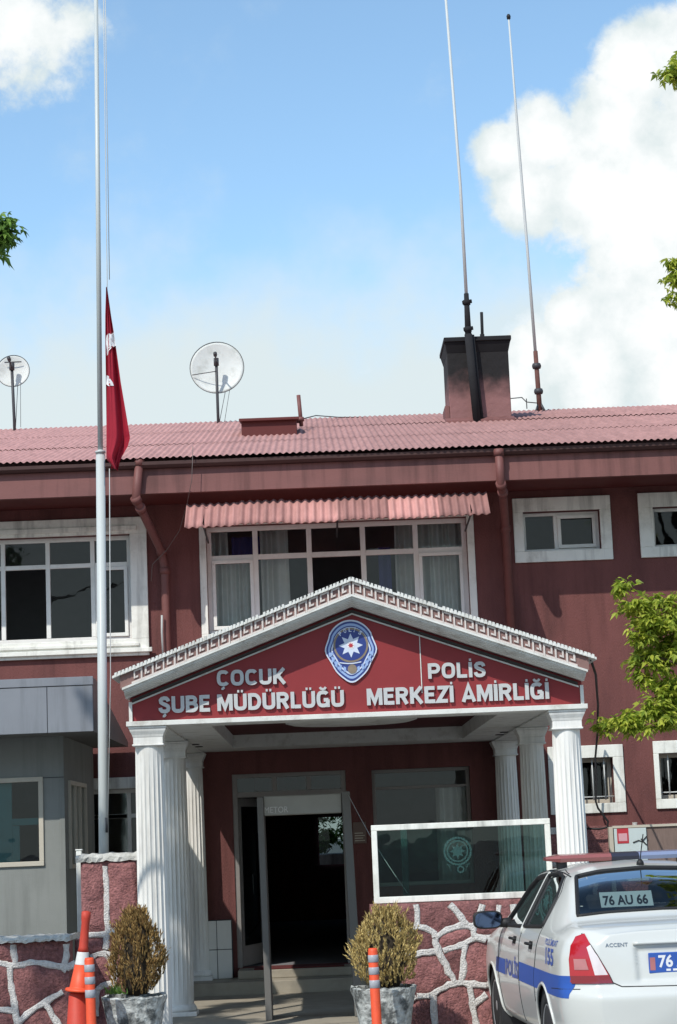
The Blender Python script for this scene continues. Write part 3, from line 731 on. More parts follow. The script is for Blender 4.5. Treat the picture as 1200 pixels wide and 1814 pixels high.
for s_ in (.06, .5, .94):
    q = lo0.lerp(lo1, s_); h_ = hi0.lerp(hi1, s_)
    MB().tube([(q.x, YW-.035, q.z-.03), (q.x, YA0+.03, q.z+.03), (h_.x, YA1+.02, h_.z-.02), (h_.x, YW-.035, h_.z-.02)], .012, 8).build('awning_bracket', 'dark_steel', aw)

# ------------------------------------------------------------------ entrance portico
PC, PH = .372, 1.915
GR = G
P_ = thing('entrance_portico', 'white pedimented entrance portico with fluted columns and red lettered gable', 'portico', (PC, YF, GR))
def column(cx, cy, zb, zt, rb=.150, rt=.130):
    m = MB(); n = 20*8; hs = [zb+.10, zb+.13, zb+.5, zb+1.4, zt-.30, zt-.27]; vs = []; fs = []
    z0, z1 = zb+.14, zt-.17; rows = 7
    for j in range(rows):
        t = j/(rows-1); z = z0+(z1-z0)*t; r = rb+(rt-rb)*t
        for k in range(n):
            an = 2*math.pi*k/n; fl_ = abs(math.sin(an*10)); rr = r - .013*(1-(1-fl_)**2) if 0 < j < rows-1 else r*.985
            vs.append((cx+rr*math.cos(an), cy+rr*math.sin(an), z))
    for j in range(rows-1):
        for k in range(n): fs.append((j*n+k, j*n+(k+1) % n, (j+1)*n+(k+1) % n, (j+1)*n+k))
    m.add(vs, fs); col = m.build('column', 'col_white', P_)
    b = MB(); b.rbox(cx-rb-.035, cx+rb+.035, cy-rb-.035, cy+rb+.035, zb, zb+.07, .006)
    b.lathe([(rb+.02, zb+.072), (rb+.03, zb+.09), (rb+.02, zb+.115), (rb+.002, zb+.14)], (cx, cy, 0), 40); b.build('base', 'col_white', col)
    c = MB(); q = rt
    c.rbox(cx-q-.014, cx+q+.014, cy-q-.014, cy+q+.014, zt-.178, zt-.160, .004)
    c.box(cx-q-.004, cx+q+.004, cy-q-.004, cy+q+.004, zt-.159, zt-.100)
    pr = [(.006, -.099), (.014, -.075), (.030, -.045), (.036, -.024)]
    for (a, h), (a2, h2) in zip(pr[:-1], pr[1:]):
        c.hexa([(cx-q-a, cy-q-a, zt+h), (cx+q+a, cy-q-a, zt+h), (cx+q+a, cy+q+a, zt+h), (cx-q-a, cy+q+a, zt+h), (cx-q-a2, cy-q-a2, zt+h2-.0005), (cx+q+a2, cy-q-a2, zt+h2-.0005), (cx+q+a2, cy+q+a2, zt+h2-.0005), (cx-q-a2, cy+q+a2, zt+h2-.0005)])
    c.rbox(cx-q-.042, cx+q+.042, cy-q-.042, cy+q+.042, zt-.022, zt, .004)
    c.build('capital', 'col_white', col, bevel=.002)
    return col
ZC = 2.745
for yy in (YF, 21.85, 24.95):
    for sx in (-1, 1): column(PC+sx*PH, yy, G if yy < 24 else .02, ZC)
# entablature frame: front beam, side beams, back beam, white ceiling with a recessed red panel
em = MB()
BX0, BX1 = PC-PH-.16, PC+PH+.16
RX0, RX1, RY0, RY1 = -1.0, 1.72, 19.35, 24.25
em.box(BX0-.03, BX1+.03, YF-.19, YF+.16, ZC+.001, ZC+.045)              # white fillet over the capitals
em.box(BX0, BX0+.30, YF+.161, YW-.01, ZC+.003, 3.02); em.box(BX1-.30, BX1, YF+.161, YW-.01, ZC+.003, 3.02)
em.box(BX0+.301, RX0, YF+.161, YW-.01, ZC+.02, 2.99); em.box(RX1, BX1-.301, YF+.161, YW-.01, ZC+.02, 2.99)
em.box(RX0, RX1, YF+.161, RY0, ZC+.02, 2.99); em.box(RX0, RX1, RY1, YW-.01, ZC+.02, 2.99)
em.build('entablature', 'cornice_white', P_, bevel=.003)
MB().box(RX0, RX1, RY0, RY1, ZC+.17, 3.0).build('ceiling_panel', 'red_paint_dark', P_)
ro = MB(); ro.lathe([(.60, ZC+.168), (.66, ZC+.13), (.67, ZC+.085), (.60, ZC+.065), (.50, ZC+.08), (.30, ZC+.08), (.22, ZC+.06), (.1, ZC+.05), (.001, ZC+.045)], (PC-.02, 20.7, 0), 56)
ro.build('ceiling_rose', 'cornice_white', P_)
for sx in (-1.37, 2.1): 
    for yy in (22.9, 23.5): MB().lathe([(.05, ZC+.019), (.05, ZC+.012), (.035, ZC+.01), (.001, ZC+.01)], (sx, yy, 0), 14).build('downlight', 'black_rubber', P_)

# pediment: tympanum, raking cornice in layers
APX, APZ, HALF, SL = .362, 4.005, 2.19, .366
def rz(x): return APZ - SL*abs(x-APX)
def rake(mb, v0, v1, y0, y1, half, seg=1):
    "layer between vertical offsets v0 (top) and v1 below the rake line, mitred at the apex"
    for s in (-1, 1):
        xe = APX+s*half
        a = [(APX, rz(APX)-v1), (xe, rz(xe)-v1), (xe, rz(xe)-v0), (APX, rz(APX)-v0)]
        mb.prism_y(a, y0, y1)
yc = 18.33
lip = MB(); rake(lip, .012, .034, yc, YF+.2, HALF)
for s in (-1, 1):                                        # ribbed edge
    k = int(HALF/.034)
    for i in range(k):
        if random.random() < .05: continue
        x = APX+s*(i+.5)*.034+random.gauss(0, .0015); a, b = x-.011+random.gauss(0, .001), x+.011+random.gauss(0, .001)
        lip.hexa([(a, yc-.006, rz(a)-.032), (b, yc-.006, rz(b)-.032), (b, yc+.12, rz(b)-.032), (a, yc+.12, rz(a)-.032), (a, yc-.006, rz(a)+.006), (b, yc-.006, rz(b)+.006), (b, yc+.12, rz(b)+.006), (a, yc+.12, rz(a)+.006)])
ped = lip.build('raking_cornice', 'cornice_white', P_)
band = MB(); rake(band, .0345, .152, yc+.035, YF+.15, HALF-.07); band.build('key_band', 'key_ground', ped)
fil = MB(); rake(fil, .1525, .172, yc+.01, YF+.15, HALF-.085)
n_ = 6
for i in range(n_):                                      # cove as stepped curve
    t0, t1 = i/n_, (i+1)/n_
    rake(fil, .1725+.07*t0, .1725+.07*t1-.0004, yc+.03+.17*(1-math.cos(t0*math.pi/2))+.01*i*.3, YF+.1, HALF-.10)
fil.build('cove_moulding', 'cornice_white', ped)
key = MB(); U = .1005; V0, V1 = .037, .150; lw = .155
def keyrect(s, base, u0, u1, w0, w1):
    if s < 0: pass
    xa, xb = APX+s*(base+u0*U)+random.gauss(0, .0012), APX+s*(base+u1*U)+random.gauss(0, .0012)
    if xa > xb: xa, xb = xb, xa
    hh = V1-V0; za, zb_ = V1-hh*w0, V1-hh*w1
    y0, y1 = yc+.022, yc+.0345
    key.hexa([(xa, y0, rz(xa)-za), (xb, y0, rz(xb)-za), (xb, y1, rz(xb)-za), (xa, y1, rz(xa)-za), (xa, y0, rz(xa)-zb_), (xb, y0, rz(xb)-zb_), (xb, y1, rz(xb)-zb_), (xa, y1, rz(xa)-zb_)])
for s in (-1, 1):
    nk = int((HALF-.08)/U)
    for i in range(nk):
        b0 = .008+i*U
        keyrect(s, b0, 0, lw, .0, 1.0)                   # upright
        keyrect(s, b0, lw, 1.0, 0, .15)                  # foot runs to the next upright
        keyrect(s, b0, lw, .80, .85, 1.0)                # top return
        keyrect(s, b0, .80-lw, .80, .33, .85)            # drop
        keyrect(s, b0, .38, .80-lw, .33, .48)            # inner hook
key.build('greek_key', 'key_line', ped)
ty = MB(); tz0 = ZC+.047; tx0, tx1 = BX0+.005, BX1-.005
yt = 18.64
def tymp_poly(v, inset): 
    return [(tx0+inset, tz0), (tx1-inset, tz0), (tx1-inset, rz(tx1-inset)-v), (APX, APZ-v), (tx0+inset, rz(tx0+inset)-v)]
ty.prism_y(tymp_poly(.20, 0), yt, YF+.12); tym = ty.build('tympanum', 'tympanum_red', P_)
dk = MB(); rake(dk, .268, .290, yt-.05, yt-.003, (tx1-tx0)/2-.03); dk.build('cornice_shade_strip', 'gap_shade_dark', tym)  # solid dark strip added to deepen the shade under the cove
ed = MB(); rake(ed, .295, .31, yt-.02, yt-.002, (tx1-tx0)/2-.02)
ed.box(tx0-.012, tx0+.018, yt-.025, yt-.002, tz0, rz(tx0)-.28); ed.box(tx1-.018, tx1+.012, yt-.025, yt-.002, tz0, rz(tx1)-.28)
ed.build('edge_strip', 'cornice_white', tym)
# lettering, as raised metal letters
def words(body, pxa, pya, pxb, pyb, cap, bold=.052):
    a, b = at(pxa, pya, yt), at(pxb, pyb, yt); wv = b.x-a.x; sl_ = (b.z-a.z)/wv
    m = MB(); add_letters(m, body, lambda u, v, d: (a.x+u, yt-.003-d, a.z+v+sl_*u*.35), wv, cap, .024)
    o = m.build('lettering', 'sign_letter', tym); return o
words('ÇOCUK', 385, 1216, 507, 1212, .142)
words('ŞUBE', 282, 1264, 373, 1261, .150); words('MÜDÜRLÜĞÜ', 386, 1260, 610, 1253, .150)
words('POLİS', 759, 1203, 861, 1200, .140)
words('MERKEZİ', 651, 1250, 804, 1245, .152); words('AMİRLİĞİ', 819, 1244, 973, 1239, .152)
wl = MB(); wa, wb2 = at(743, 1118, yt), at(746, 1228, yt); wl.box(wa.x-.004, wa.x+.004, yt-.008, yt-.002, wb2.z, wa.z); wl.build('sign_wire', 'cornice_white', tym)
# crest
SPACE = 1.0
ec = at(622, 1152, yt); EW, EH = .232, .300
def shield(sc, n=64):
    pts = []
    for i in range(n):
        a = 2*math.pi*i/n; c, s = math.cos(a), math.sin(a)
        w = 1.0
        if s < 0: w = 1 - .38*(-s)**1.4
        x = EW*c*w*(1+.035*math.cos(8*a)*(1 if s < .5 else 0)); z = EH*s*(1.0 if s < 0 else .93)
        pts.append((ec.x+x*sc, ec.z+z*sc + 0))
    return pts
def disc(cx, cz, r, n=36): return [(cx+r*math.cos(2*math.pi*i/n), cz+r*math.sin(2*math.pi*i/n)) for i in range(n)]
def star(cx, cz, ro_, ri, k, rot=math.pi/2): 
    return [(cx+(ro_ if i % 2 == 0 else ri)*math.cos(rot+math.pi*i/k), cz+(ro_ if i % 2 == 0 else ri)*math.sin(rot+math.pi*i/k)) for i in range(2*k)]
em_ = MB(); em_.prism_y(shield(1.0), yt-.022, yt-.002); emb = em_.build('crest', 'emb_white', tym)
yy_ = yt-.022
def elayer(name, polys, mname, d):
    global yy_
    m = MB()
    for p in polys: m.prism_y(p, yt-.022-d, yt-.0225)
    return m.build(name, mname, P_ if False else tym)
def sub(name, polys, mname, d):
    m = MB()
    for p in polys: m.prism_y(p, yt-.022-d, yt-.0225)
    o = m.build(name, mname, tym); return o
e_parts = [('crest_outline', [shield(.945)], 'emb_blue', .002), ('crest_field', [shield(.88)], 'emb_lightblue', .004), ('crest_field', [shield(.80)], 'emb_blue', .0055), ('crest_field', [shield(.76)], 'emb_white', .007), ('crest_field', [shield(.70)], 'emb_blue', .0085)]
for a in e_parts: sub(*a)
zc_ = ec.z+.045
fe = []
for s in (-1, 1):                                        # wing feathers either side
    for i in range(6):
        a = R_(-8-14*i); r0, r1 = .168, .228-.006*i
        zz = zc_-.03
        for rr0, rr1, da in ((r0, r1, .08),):
            fe.append([(ec.x+s*rr0*math.cos(a), zz+rr0*math.sin(a)*1.08), (ec.x+s*rr1*math.cos(a-.05)*.92, zz+rr1*math.sin(a-.05)*1.12), (ec.x+s*rr1*math.cos(a-.05-da*1.5)*.92, zz+rr1*math.sin(a-.05-da*1.5)*1.12), (ec.x+s*rr0*math.cos(a-da*1.8), zz+rr0*math.sin(a-da*1.8)*1.08)])
sub('crest_wing', fe, 'emb_lightblue', .010)
sub('crest_ring', [disc(ec.x, zc_, .160)], 'emb_gold', .0115)
sub('crest_disc', [disc(ec.x, zc_, .142)], 'emb_blue', .013)
sub('crest_star', [star(ec.x, zc_-.004, .112, .062, 8)], 'emb_white', .014)
sub('crest_heart', [disc(ec.x, zc_-.004, .034)], 'flag_white', .016)
sub('crest_heart', [star(ec.x, zc_-.004, .028, .014, 8)], 'sign_red', .018)
sub('crest_seal', [disc(ec.x+.005, ec.z-.175, .042)], 'emb_gold', .012)
rb_ = [[(ec.x-.11+.04*i, ec.z-.118-.012*math.sin(math.pi*i/5)), (ec.x-.07+.04*i, ec.z-.118-.012*math.sin(math.pi*(i+1)/5)), (ec.x-.07+.04*i, ec.z-.108-.012*math.sin(math.pi*(i+1)/5)), (ec.x-.11+.04*i, ec.z-.108-.012*math.sin(math.pi*i/5))] for i in range(5)]
sub('crest_ribbon', rb_, 'emb_white', .014)
for i, chh in enumerate('POLİS'):
    an = R_(128-19*i); r = .145
    def fn(u, v, d, an=an, r=r):
        c = Vector((ec.x+r*math.cos(an), zc_-.01+r*math.sin(an))); tx = Vector((math.sin(an), -math.cos(an))); ny = Vector((math.cos(an), math.sin(an)))
        q = c + tx*(u-.014) + ny*(v-.012); return (q.x, yt-.036-d, q.y)
    lm = MB(); add_text(lm, chh, fn, .026 if chh != 'İ' else .009, .034, .03); lm.build('crest_letter', 'emb_white', tym)
# gable roof of the portico behind the cornice
pr_ = MB()
for s in (-1, 1):
    xe = APX+s*(HALF-.02)
    a = [(APX, YF+.21, APZ-.03), (APX, YW-.01, APZ-.03), (xe, YW-.01, rz(xe)-.03), (xe, YF+.21, rz(xe)-.03)]
    pr_.hexa([(v[0], v[1], v[2]-.05) for v in a] + a)
pr_.build('portico_roof', 'roof_sheet', P_)
# ------------------------------------------------------------------ porch floor, step
fm = MB(); fm.box(-1.62, 2.45, 18.2, 24.30, G-.003, -.10)
fm.box(-1.62, 2.45, 24.30, YW-.005, G-.003, .045); fm.box(-1.05, .60, 24.72, YW-.006, .046, .145)
tag(fm.build('porch_floor', 'concrete_floor', bevel=.01), kind='structure')
mt_ = MB(); mt_.rbox(-.86, .22, 24.75, 25.15, .147, .162, .004)
tag(mt_.build('door_mat', mat('mat_red', (.10, .02, .02), .95, .2, 40)), 'dark red mat lying in front of the entrance door', 'mat')
# tiled block by the door
tx0_, tx1_ = AX(367, 1670, 24.95), AX(411, 1670, 24.95); tz0_, tz1_ = .047, AZ(390, 1631, 24.95)
tb = MB(); tb.box(tx0_, tx1_, 24.96, YW-.004, tz0_, tz1_)
tl = thing('tiled_block', 'low block of white wall tiles standing left of the entrance door', 'tiled block', ((tx0_+tx1_)/2, 24.95, tz0_))
tb.build('core', 'seam', tl)
t = MB(); mxx = tx0_+.4*(tx1_-tx0_); mz = (tz0_+tz1_)/2
for a, b in ((tx0_+.003, mxx-.004), (mxx+.004, tx1_-.003)):
    for c, d in ((tz0_+.003, mz-.004), (mz+.004, tz1_-.003)): t.rbox(a, b, 24.945, 24.959, c, d, .003)
t.build('tiles', 'tile_white', tl)

# ------------------------------------------------------------------ stone walls
def world_lines(lines, Y): return [[(at(x, y, Y).x, at(x, y, Y).z) for x, y in pl] for pl in lines]
def px_lines(mb, lines, Y, w=.058):
    for k, pl in enumerate(world_lines(lines, Y)): ribbon(mb, pl, Y-.004-.0013*(k % 7), w, .011)
def seg_dist(p, lines):
    best = 9
    for pl in lines:
        for (ax, az), (bx, bz) in zip(pl[:-1], pl[1:]):
            dx, dz = bx-ax, bz-az; t = max(0, min(1, ((p[0]-ax)*dx+(p[1]-az)*dz)/(dx*dx+dz*dz+1e-9)))
            d = math.hypot(p[0]-ax-dx*t, p[1]-az-dz*t)
            if d < best: best = d
    return best
TONES = []
def stone_face(mb, x0, x1, z0, z1, y0, y1, seed=1, lines=()):
    "block whose front is a finely divided sheet: rounded stones that swell between the joints"
    rnd = random.Random(seed); nx = max(3, int((x1-x0)/.026)); nz = max(3, int((z1-z0)/.026)); vs = []; fs = []; ds = []
    for j in range(nz+1):
        for i in range(nx+1):
            x, z = x0+(x1-x0)*i/nx, z0+(z1-z0)*j/nz; d = seg_dist((x, z), lines); ds.append(d)
    lab = [-1]*len(ds); k = 0
    for s0 in range(len(ds)):
        if lab[s0] >= 0 or ds[s0] < .026: continue
        st = [s0]; lab[s0] = k
        while st:
            q = st.pop(); i, j = q % (nx+1), q//(nx+1)
            for di, dj in ((1, 0), (-1, 0), (0, 1), (0, -1)):
                ii, jj = i+di, j+dj
                if 0 <= ii <= nx and 0 <= jj <= nz:
                    r = jj*(nx+1)+ii
                    if lab[r] < 0 and ds[r] >= .026: lab[r] = k; st.append(r)
        k += 1
    tone = [rnd.uniform(-.32, .35) for _ in range(k+1)]; lift = [rnd.uniform(.012, .04) for _ in range(k+1)]; tl = [(rnd.uniform(-.05, .05), rnd.uniform(-.05, .05)) for _ in range(k+1)]
    for q, d in enumerate(ds):
        i, j = q % (nx+1), q//(nx+1); x, z = x0+(x1-x0)*i/nx, z0+(z1-z0)*j/nz; l = lab[q]
        e = 0 if i in (0, nx) or j in (0, nz) else 1
        f = (1-math.exp(-max(0, d-.02)/.035))*(lift[l] if l >= 0 else 0)
        f += e*(.010*math.sin(x*23+seed)*math.sin(z*19-x*7) + rnd.uniform(-.004, .004))*(1 if l >= 0 else .3) + (e*.25*(tl[l][0]*math.sin(x*5)+tl[l][1]*math.sin(z*6)) if l >= 0 else 0)
        vs.append((x, y0+.004-f*e, z)); TONES.append((len(mb.v)+q, tone[l] if l >= 0 else -.1))
    for j in range(nz):
        for i in range(nx): fs.append((j*(nx+1)+i, j*(nx+1)+i+1, (j+1)*(nx+1)+i+1, (j+1)*(nx+1)+i))
    mb.add(vs, fs, True)
    mb.add([(x0, y0+.004, z0), (x1, y0+.004, z0), (x1, y1, z0), (x0, y1, z0), (x0, y0+.004, z1), (x1, y0+.004, z1), (x1, y1, z1), (x0, y1, z1)],
           [(0, 3, 2, 1), (4, 5, 6, 7), (1, 2, 6, 5), (2, 3, 7, 6), (3, 0, 4, 7)])
def build_stones(mb, parent):
    o = mb.build('stones', 'stone_red', parent); at_ = o.data.attributes.new('stone_tone', 'FLOAT', 'POINT')
    for i, t in TONES: at_.data[i].value = t
    TONES.clear(); return o
# right wall under the glass screen
YR = 18.72
S1 = thing('stone_wall', 'red rubble stone wall with painted white joints under the glass screen', 'wall', (1.2, YR, G))
LR = [[(738, 1603), (740, 1640)], [(715, 1646), (740, 1640), (768, 1645), (772, 1662)], [(797, 1602), (816, 1626), (838, 1648)], [(855, 1602), (846, 1632), (838, 1648)],
    [(772, 1662), (790, 1646), (818, 1640), (838, 1640)], [(772, 1662), (773, 1680), (790, 1710), (806, 1742)], [(838, 1648), (842, 1662), (860, 1665)], [(785, 1684), (806, 1678), (824, 1672), (842, 1662)],
    [(824, 1674), (822, 1700), (818, 1740)], [(725, 1692), (748, 1692), (773, 1686)], [(806, 1742), (818, 1742), (862, 1746)], [(806, 1742), (785, 1748), (768, 1764), (738, 1766)],
    [(768, 1764), (770, 1814), (772, 1850)], [(832, 1745), (838, 1780), (845, 1825)], [(883, 1603), (882, 1630)], [(842, 1662), (880, 1660), (930, 1670)], [(838, 1782), (862, 1762)], [(910, 1603), (915, 1660)],
    [(640, 1650), (690, 1660), (715, 1646)], [(690, 1660), (700, 1720), (725, 1692)], [(700, 1720), (690, 1790), (738, 1766)], [(862, 1746), (930, 1740)], [(930, 1670), (925, 1740), (940, 1830)]]
m = MB(); stone_face(m, .42, 2.75, G, AZ(800, 1598, YR), YR, YR+.30, 3, world_lines(LR, YR)); build_stones(m, S1)
j = MB()
px_lines(j, LR, YR)
j.build('joints', 'mortar', S1)
# pillar carrying the flagpole base
YP = 18.9; px0_, px1_ = AX(145, 1650, YP), AX(246, 1650, YP); pz = AZ(190, 1526, YP)
S2 = thing('stone_pillar', 'square pillar of dark red stone with a rough pale cap beside the left column', 'pillar', ((px0_+px1_)/2, YP, G))
LP = [[(187, 1535), (189, 1590), (191, 1650), (187, 1682)], [(150, 1657), (188, 1655)], [(160, 1697), (187, 1685), (200, 1700), (204, 1750)], [(191, 1650), (215, 1648)], [(170, 1800), (172, 1752), (190, 1742), (204, 1745)], [(204, 1750), (210, 1814)]]
m = MB(); stone_face(m, px0_, px1_, G, pz, YP, YP+.5, 5, world_lines(LP, YP)); build_stones(m, S2)
j = MB(); px_lines(j, LP, YP)
j.build('joints', 'mortar', S2)
def rough_cap(mb, x0, x1, y0, y1, z0, z1, seed):
    rnd = random.Random(seed); nx = int((x1-x0)/.03); prof = [(y0, z0), (y0, (z0+z1)/2), (y0+.02, z1), (y1, z1), (y1, z0)]; vs = []; fs = []; k = len(prof)
    for i in range(nx+1):
        for (y, z) in prof: vs.append((x0+(x1-x0)*i/nx, y+rnd.gauss(0, .006), z+rnd.gauss(0, .006)))
    for i in range(nx):
        for q in range(k): fs.append((i*k+q, i*k+(q+1) % k, (i+1)*k+(q+1) % k, (i+1)*k+q))
    fs.append(tuple(range(k))[::-1]); fs.append(tuple(nx*k+q for q in range(k))); mb.add(vs, fs)
m = MB(); rough_cap(m, px0_-.04, px1_+.03, YP-.04, YP+.55, pz, pz+.07, 2); m.build('cap', 'cap_stone', S2)
# low left wall in front of the booth
YL = 18.2; lx1 = AX(122, 1700, YL); lz = AZ(60, 1669, YL)
S3 = thing('stone_wall', 'low dark red stone wall with a projecting pale coping in front of the grey booth', 'wall', (-3.0, YL, G))
LL = [[(22, 1673), (28, 1712)], [(-20, 1700), (0, 1706), (28, 1714), (55, 1703), (90, 1708), (120, 1718)], [(116, 1672), (118, 1716)], [(18, 1714), (20, 1750), (28, 1790), (32, 1814), (34, 1850)], [(-20, 1787), (0, 1787), (26, 1792)],
    [(32, 1812), (55, 1790), (85, 1775), (112, 1756)], [(80, 1776), (95, 1800), (110, 1830)], [(118, 1716), (135, 1705)], [(-60, 1673), (-55, 1700), (-20, 1700)]]
m = MB(); stone_face(m, -4.6, lx1, G, lz, YL, YL+.3, 7, world_lines(LL, YL)); stone_face(m, lx1, px0_-.002, G, lz-.02, YP-.25, YP+.05, 8); build_stones(m, S3)
m = MB(); rough_cap(m, -4.6, lx1+.02, YL-.06, YL+.42, lz, lz+.045, 4)
m.hexa([(lx1+.02, YL-.06, lz), (px0_-.01, YP-.2, lz), (px0_-.01, YP+.1, lz), (lx1+.02, YL+.42, lz), (lx1+.02, YL-.06, lz+.045), (px0_-.01, YP-.2, lz+.045), (px0_-.01, YP+.1, lz+.045), (lx1+.02, YL+.42, lz+.045)])
m.build('coping', 'cap_stone', S3)
j = MB(); px_lines(j, LL, YL)
j.build('joints', 'mortar', S3)

# ------------------------------------------------------------------ glass screen over the right wall
YG = 18.86
gx0, gx1 = AX(660, 1525, YG), AX(978, 1525, YG); gzt, gzb = AZ(820, 1456, YG), AZ(820, 1595, YG)
GS = thing('glass_screen', 'white framed green tinted glass screen standing on the stone wall', 'glass screen', ((gx0+gx1)/2, YG, gzb))
f = MB(); t = .052
f.box(gx0, gx1, YG-.03, YG+.03, gzt-t, gzt); f.box(gx0, gx1, YG-.035, YG+.035, gzb, gzb+t+.005); f.box(gx0, gx0+t, YG-.028, YG+.028, gzb+t+.005, gzt-t); f.box(gx1-t, gx1, YG-.028, YG+.028, gzb+t+.005, gzt-t)
f.build('frame', 'white_trim', GS, bevel=.005)
MB().box(gx0+t, gx1-t, YG-.004, YG+.004, gzb+t, gzt-t).build('pane', 'green_glass', GS)
fr = MB(); c = at(811, 1508, YG); 
def ann(mb, cx, cz, r0, r1, y, n=40, sq=1.0):
    vs = [(cx+r*math.cos(2*math.pi*i/n), y, cz+sq*r*math.sin(2*math.pi*i/n)) for r in (r0, r1) for i in range(n)]
    mb.add(vs, [(i, (i+1) % n, n+(i+1) % n, n+i) for i in range(n)])
ann(fr, c.x, c.z, .085, .10, YG-.006); ann(fr, c.x, c.z, .112, .13, YG-.006)
fr.add([(p[0], YG-.006, p[1]) for p in star(c.x, c.z, .075, .04, 8)], [tuple(range(16))])
for s in (-1, 1):
    for i in range(4):
        a = R_(-60-8*i); fr.add([(c.x+s*(.05+.01*i), YG-.006, c.z-.13-.012*i), (c.x+s*(.11-.015*i), YG-.006, c.z-.11-.02*i), (c.x+s*(.10-.015*i), YG-.006, c.z-.125-.02*i)], [(0, 1, 2)])
ann(fr, c.x+.02, c.z-.165, .02, .034, YG-.006)
fr.build('frosted_crest', 'frost_green', GS)
MB().box(AX(712, 1520, 19.05), AX(723, 1520, 19.05), 19.05, 19.07, gzb+.04, gzt-.02).build('side_fin', 'frost_green', GS)

# ------------------------------------------------------------------ walk-through metal detector
YD = 21.0
DT = thing('metal_detector', 'grey walk-through metal detector gate standing in the porch before the door', 'metal detector', (AX(540, 1700, YD), YD, -.10))
a0, a1 = at(462, 1413, YD), at(478, 1800, YD); b0, b1 = at(612, 1403, YD), at(636, 1800, YD)
def post(mb, top, bot, w, dep):
    mb.hexa([(bot.x-w/2, YD-dep/2, -.098), (bot.x+w/2, YD-dep/2, -.098), (bot.x+w/2, YD+dep/2, -.098), (bot.x-w/2, YD+dep/2, -.098), (top.x-w/2, YD-dep/2, top.z), (top.x+w/2, YD-dep/2, top.z), (top.x+w/2, YD+dep/2, top.z), (top.x-w/2, YD+dep/2, top.z)])
m = MB(); post(m, a0, a1, .065, .5); m.build('side_panel', 'detector_dark', DT, bevel=.008)
m = MB(); post(m, b0, b1, .085, .5); m.build('side_panel', 'detector_dark', DT, bevel=.008)
hz1, hz0 = AZ(540, 1409, YD), AZ(540, 1443, YD)
hd = MB(); hd.rbox(a0.x+.034, b0.x-.044, YD-.2, YD+.2, hz0, hz1, .008); hd = hd.build('header', 'detector_grey', DT)
m = MB(); s0 = at(469, 1441, YD-.2)
add_text(m, 'METOR', lambda u, v, d: (s0.x+u, YD-.203, s0.z+v), .24, .062, .0); m.build('header_lettering', 'reflective_white', hd)
cb = MB(); pts = [at(614, 1402, YD-.2)]; e = at(722, 1582, 18.95)
for i in range(1, 13):
    q = pts[0].lerp(e, i/12); q.z -= .05*math.sin(math.pi*i/12); pts.append(q)
cb.tube(pts, .0035, 6); tag(cb.build('cable', 'rope'), 'thin pale cable slanting from the detector gate down to the glass screen', 'cable')
# small plaque between door and window
qa = at(625, 1457, YW-.02); qb = at(650, 1494, YW-.02)
pq = thing('wall_plaque', 'small brown plaque on the porch wall between door and window', 'plaque', ((qa.x+qb.x)/2, YW, (qa.z+qb.z)/2))
MB().rbox(qa.x, qb.x, YW-.022, YW-.002, qb.z, qa.z, .004).build('board', 'plaque', pq)
m = MB()
for i in range(4): m.box(qa.x+.02, qb.x-.02-.02*(i % 2), YW-.024, YW-.0225, qb.z+.03+.03*i, qb.z+.04+.03*i)
m.build('text_lines', 'cream_frame', pq)

# ------------------------------------------------------------------ guard booth on the left
BO = thing('guard_booth', 'grey guard booth with overhanging panelled roof left of the flagpole', 'booth', (-3.6, 22, G))
bx1 = -2.735; by0, by1 = 22.0, 24.9; bz = 2.95
holes = [(-4.2, AX(69, 1450, by0), AZ(40, 1527, by0), AZ(40, 1386, by0))]
m = MB(); wall_panel(m, -6.2, bx1, G, bz, by0, .12, holes)
# right side wall with an opening
sy0, sy1, sz0, sz1 = 22.35, 23.9, 1.45, 2.40
def side_quad(ya, yb, za, zb): m.add([(bx1, ya, za), (bx1, yb, za), (bx1, yb, zb), (bx1, ya, zb)], [(0, 1, 2, 3)])
side_quad(by0, sy0, G, bz); side_quad(sy1, by1, G, bz); side_quad(sy0, sy1, G, sz0); side_quad(sy0, sy1, sz1, bz)
m.add([(-6.2, by1, G), (bx1, by1, G), (bx1, by1, bz), (-6.2, by1, bz)], [(3, 2, 1, 0)])
m.build('wall', 'booth_wall', BO)
MB().box(-6.19, bx1+.002, by0-.006, by0-.001, AZ(90, 1377, by0)-.008, AZ(90, 1377, by0)).build('panel_seam', 'seam', BO)
MB().rbox(-6.19, bx1+.012, by0-.012, by0-.001, G, G+.25, .004).build('skirting', 'grey_panel', BO)
MB().rbox(bx1-.05, bx1+.006, by0-.009, by0-.001, G+.26, AZ(90, 1380, by0)-.01, .003).build('corner_trim', 'booth_wall', BO)
h0 = holes[0]; f = MB(); t = .05
f.box(h0[0]-t, h0[1]+t, by0-.02, by0+.03, h0[3], h0[3]+t); f.box(h0[0]-t, h0[1]+t, by0-.025, by0+.03, h0[2]-t, h0[2]); f.box(h0[1], h0[1]+t, by0-.02, by0+.03, h0[2], h0[3]); f.box(h0[0]-t, h0[0], by0-.02, by0+.03, h0[2], h0[3])
wf = f.build('window', 'cream_frame', BO, bevel=.004)
MB().add([(h0[0], by0+.05, h0[2]), (h0[1], by0+.05, h0[2]), (h0[1], by0+.05, h0[3]), (h0[0], by0+.05, h0[3])], [(0, 1, 2, 3)]).build('pane', 'win_glass', wf)
m = MB(); xa = AX(22, 1450, by0+.1); xb = AX(35, 1450, by0+.1)
m.box(-4.19, xa, by0+.07, by0+.1, h0[2], h0[3]); m.box(xa, h0[1], by0+.075, by0+.1, AZ(40, 1462, by0), AZ(40, 1450, by0)); m.box(xa, xb, by0+.075, by0+.1, h0[2], AZ(40, 1463, by0))
m.build('sash', 'teal_paint', wf)
